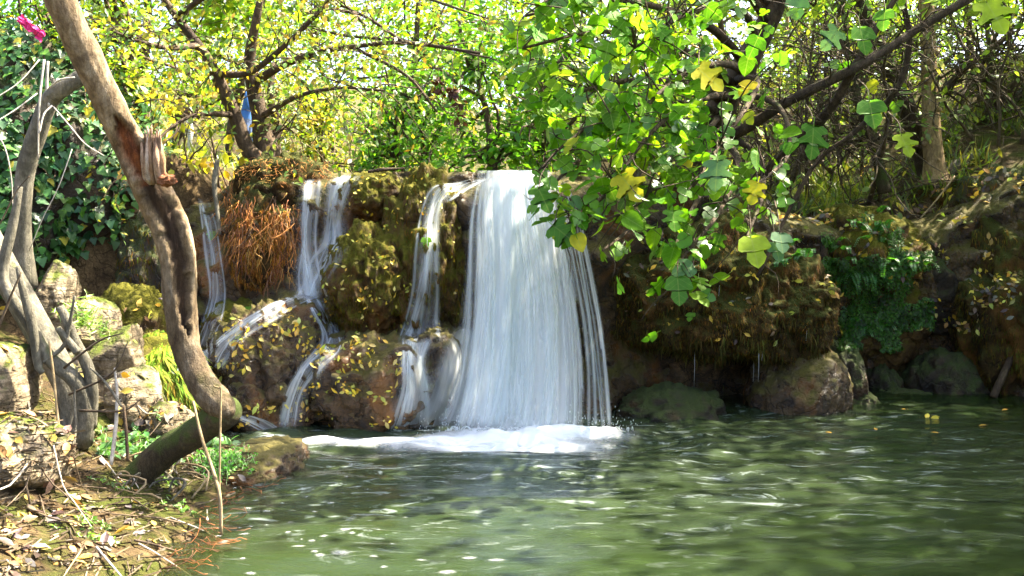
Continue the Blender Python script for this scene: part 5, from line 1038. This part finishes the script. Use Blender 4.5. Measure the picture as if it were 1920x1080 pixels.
# ------------------------------------------------------------------ people on the path behind the trees
def person(label, px, py_head, Y, jacket, legs, hairc, facing=1, long=True):
    hd = P(px, py_head, Y); gz_ = H(np.array([hd[0]]), np.array([Y]))[0]; s = (hd[2] - gz_) / 1.68
    root = empty('person', (hd[0], Y, gz_), label, 'person')
    J = {}; E = []
    def j(n, x, y, z, r, par=None): J[n] = (len(J), (x * facing * s, y * s, z * s), r * s); (E.append((J[par][0], J[n][0])) if par else None)
    j('pel', 0, 0, .95, .14); j('wai', .02, 0, 1.1, .13, 'pel'); j('che', .05, 0, 1.3, .15, 'wai'); j('nek', .08, 0, 1.47, .055, 'che'); j('hea', .11, 0, 1.58, .09, 'nek'); j('top', .11, 0, 1.66, .075, 'hea'); j('nos', .2, 0, 1.56, .02, 'hea')
    for q, sy in (('l', -1), ('r', 1)):
        j(q + 'sh', .05, .17 * sy, 1.4, .065, 'che'); j(q + 'el', .12, .22 * sy, 1.14, .045, q + 'sh'); j(q + 'wr', .28, .18 * sy, 1.0, .03, q + 'el'); j(q + 'pa', .34, .17 * sy, .99, .035, q + 'wr')
        for i_, dz in enumerate((.025, .01, -.005, -.02)): j(q + 'f%d' % i_, .43 - .01 * abs(i_ - 1), (.17 + .01) * sy, .98 + dz, .009, q + 'pa')
        j(q + 'th', .38, .12 * sy, 1.01, .01, q + 'pa')
        j(q + 'hi', 0, .09 * sy, .88, .095, 'pel'); j(q + 'kn', .02 + .05 * sy, .1 * sy, .48, .065, q + 'hi'); j(q + 'an', -.03 + .08 * sy, .1 * sy, .09, .045, q + 'kn'); j(q + 'to', .12 + .08 * sy, .1 * sy, .04, .035, q + 'an')
    me = bpy.data.meshes.new('body'); me.from_pydata([v[1] for v in J.values()], E, []); ob = bpy.data.objects.new('body', me); C.objects.link(ob); ob.parent = root
    md = ob.modifiers.new('skin', 'SKIN'); ob.modifiers.new('sub', 'SUBSURF').render_levels = 2
    for v, d in zip(me.skin_vertices[0].data, J.values()): v.radius = (d[2], d[2])
    me.skin_vertices[0].data[0].use_root = True
    t_ = NT('clothed_body'); z_ = t_.n('SeparateXYZ', {'Vector': t_.n('TexCoord').outputs['Object']}); zz = z_.outputs['Z']; xx = t_.math('MULTIPLY', z_.outputs['X'], float(facing))
    col = t_.mix(t_.rng(zz, .93 * s, .95 * s), legs, jacket); col = t_.mix(t_.math('GREATER_THAN', zz, 1.46 * s), col, (.5, .32, .23)); col = t_.mix(t_.math('MULTIPLY', t_.math('GREATER_THAN', xx, .27 * s), t_.math('GREATER_THAN', zz, .9 * s)), col, (.5, .32, .23))
    col = t_.mix(t_.math('LESS_THAN', zz, .1 * s), col, (.05, .04, .03)); me.materials.append(t_.surf(t_.n('BsdfPrincipled', {'Base Color': col, 'Roughness': .8}).outputs[0]))
    hv, hf = blob((0, 0, 0), (.115 * s, .11 * s, .12 * s), 5, .08, 2, sub=4); hv = hv + np.array([(.085) * facing * s, 0, 1.63 * s])
    if long: lv, l2 = blob((0, 0, 0), (.07 * s, .1 * s, .2 * s), 6, .1, 2, sub=4); hv = np.vstack([hv, lv + np.array([.0 * facing * s, 0, 1.48 * s])]); hf = np.vstack([hf, l2 + len(lv)])
    place('hair', rawmesh('hair', hv, hf, m_plain('hair', hairc, .5, 60, .5)), root, (0, 0, 0))
person('person with long brown hair in a grey jacket half hidden behind leaves', 357, 207, 13.6, (.42, .44, .48), (.6, .6, .58), (.11, .05, .02), -1, True)
person('person in a blue top standing behind the gnarled tree', 462, 152, 12.0, (.05, .16, .5), (.08, .12, .25), (.6, .58, .55), 1, False)
# crumpled pink cloth in the branches above the ivy
pk = []
U, W = np.meshgrid(np.linspace(-1, 1, 26), np.linspace(-1, 1, 14), indexing='ij'); u, w2 = U.ravel(), W.ravel(); c0 = P(58, 52, 8.2)
q = np.c_[u, w2, np.zeros_like(u)]; V = c0 + np.c_[u * .10 + .02 * w2, .05 * fbm(q * 2.1, 3), -u * .08 + w2 * .028 + .035 * fbm(q * 2 + 7, 3)]; Fk = gridfaces(26, 14); n_ = len(V)
V2 = np.vstack([V, V + [0, .006, 0]]); Fk = np.vstack([Fk, Fk[:, ::-1] + n_])
M['pink'] = m_plain('pink_cloth', (.75, .03, .2), .7, 60, .2); o = mesh('cloth', V2, Fk, M['pink']); tag(o, 'bright pink cloth caught in the branches above the ivy', 'cloth')
# dark clusters of withered leaves hanging from a branch
for k, (x0, y0, y1) in enumerate([(820, 145, 180), (862, 185, 245), (848, 165, 180)]):
    n_ = 30; pos = np.array([P(x0 + rng.normal() * 5, rng.uniform(y0, y1), 8.1) for _ in range(n_)]); V, T, idx = scatter(pos, rnd_dir(n_, (0, -1, 0)), rnd_dir(n_, (0, 0, -1)), .06, L_OVAL)
    q = np.array([P(x0, y0 - 60, 8.1), P(x0 + 2, y0, 8.1), P(x0, y1, 8.1)]); mb = MB(); mb.add(*tube(catmull(q, 8), .003, 4), col=(.1, .05, .03)); mb.add(V, T, pick_cols(n_, [(.1, .03, .015), (.07, .03, .02)])[idx])
    o = mb.build('withered_leaves', M['litter']); tag(o, 'hanging cluster of withered dark brown leaves below the long branch', 'leaves', 'withered leaf clusters', 'stuff')
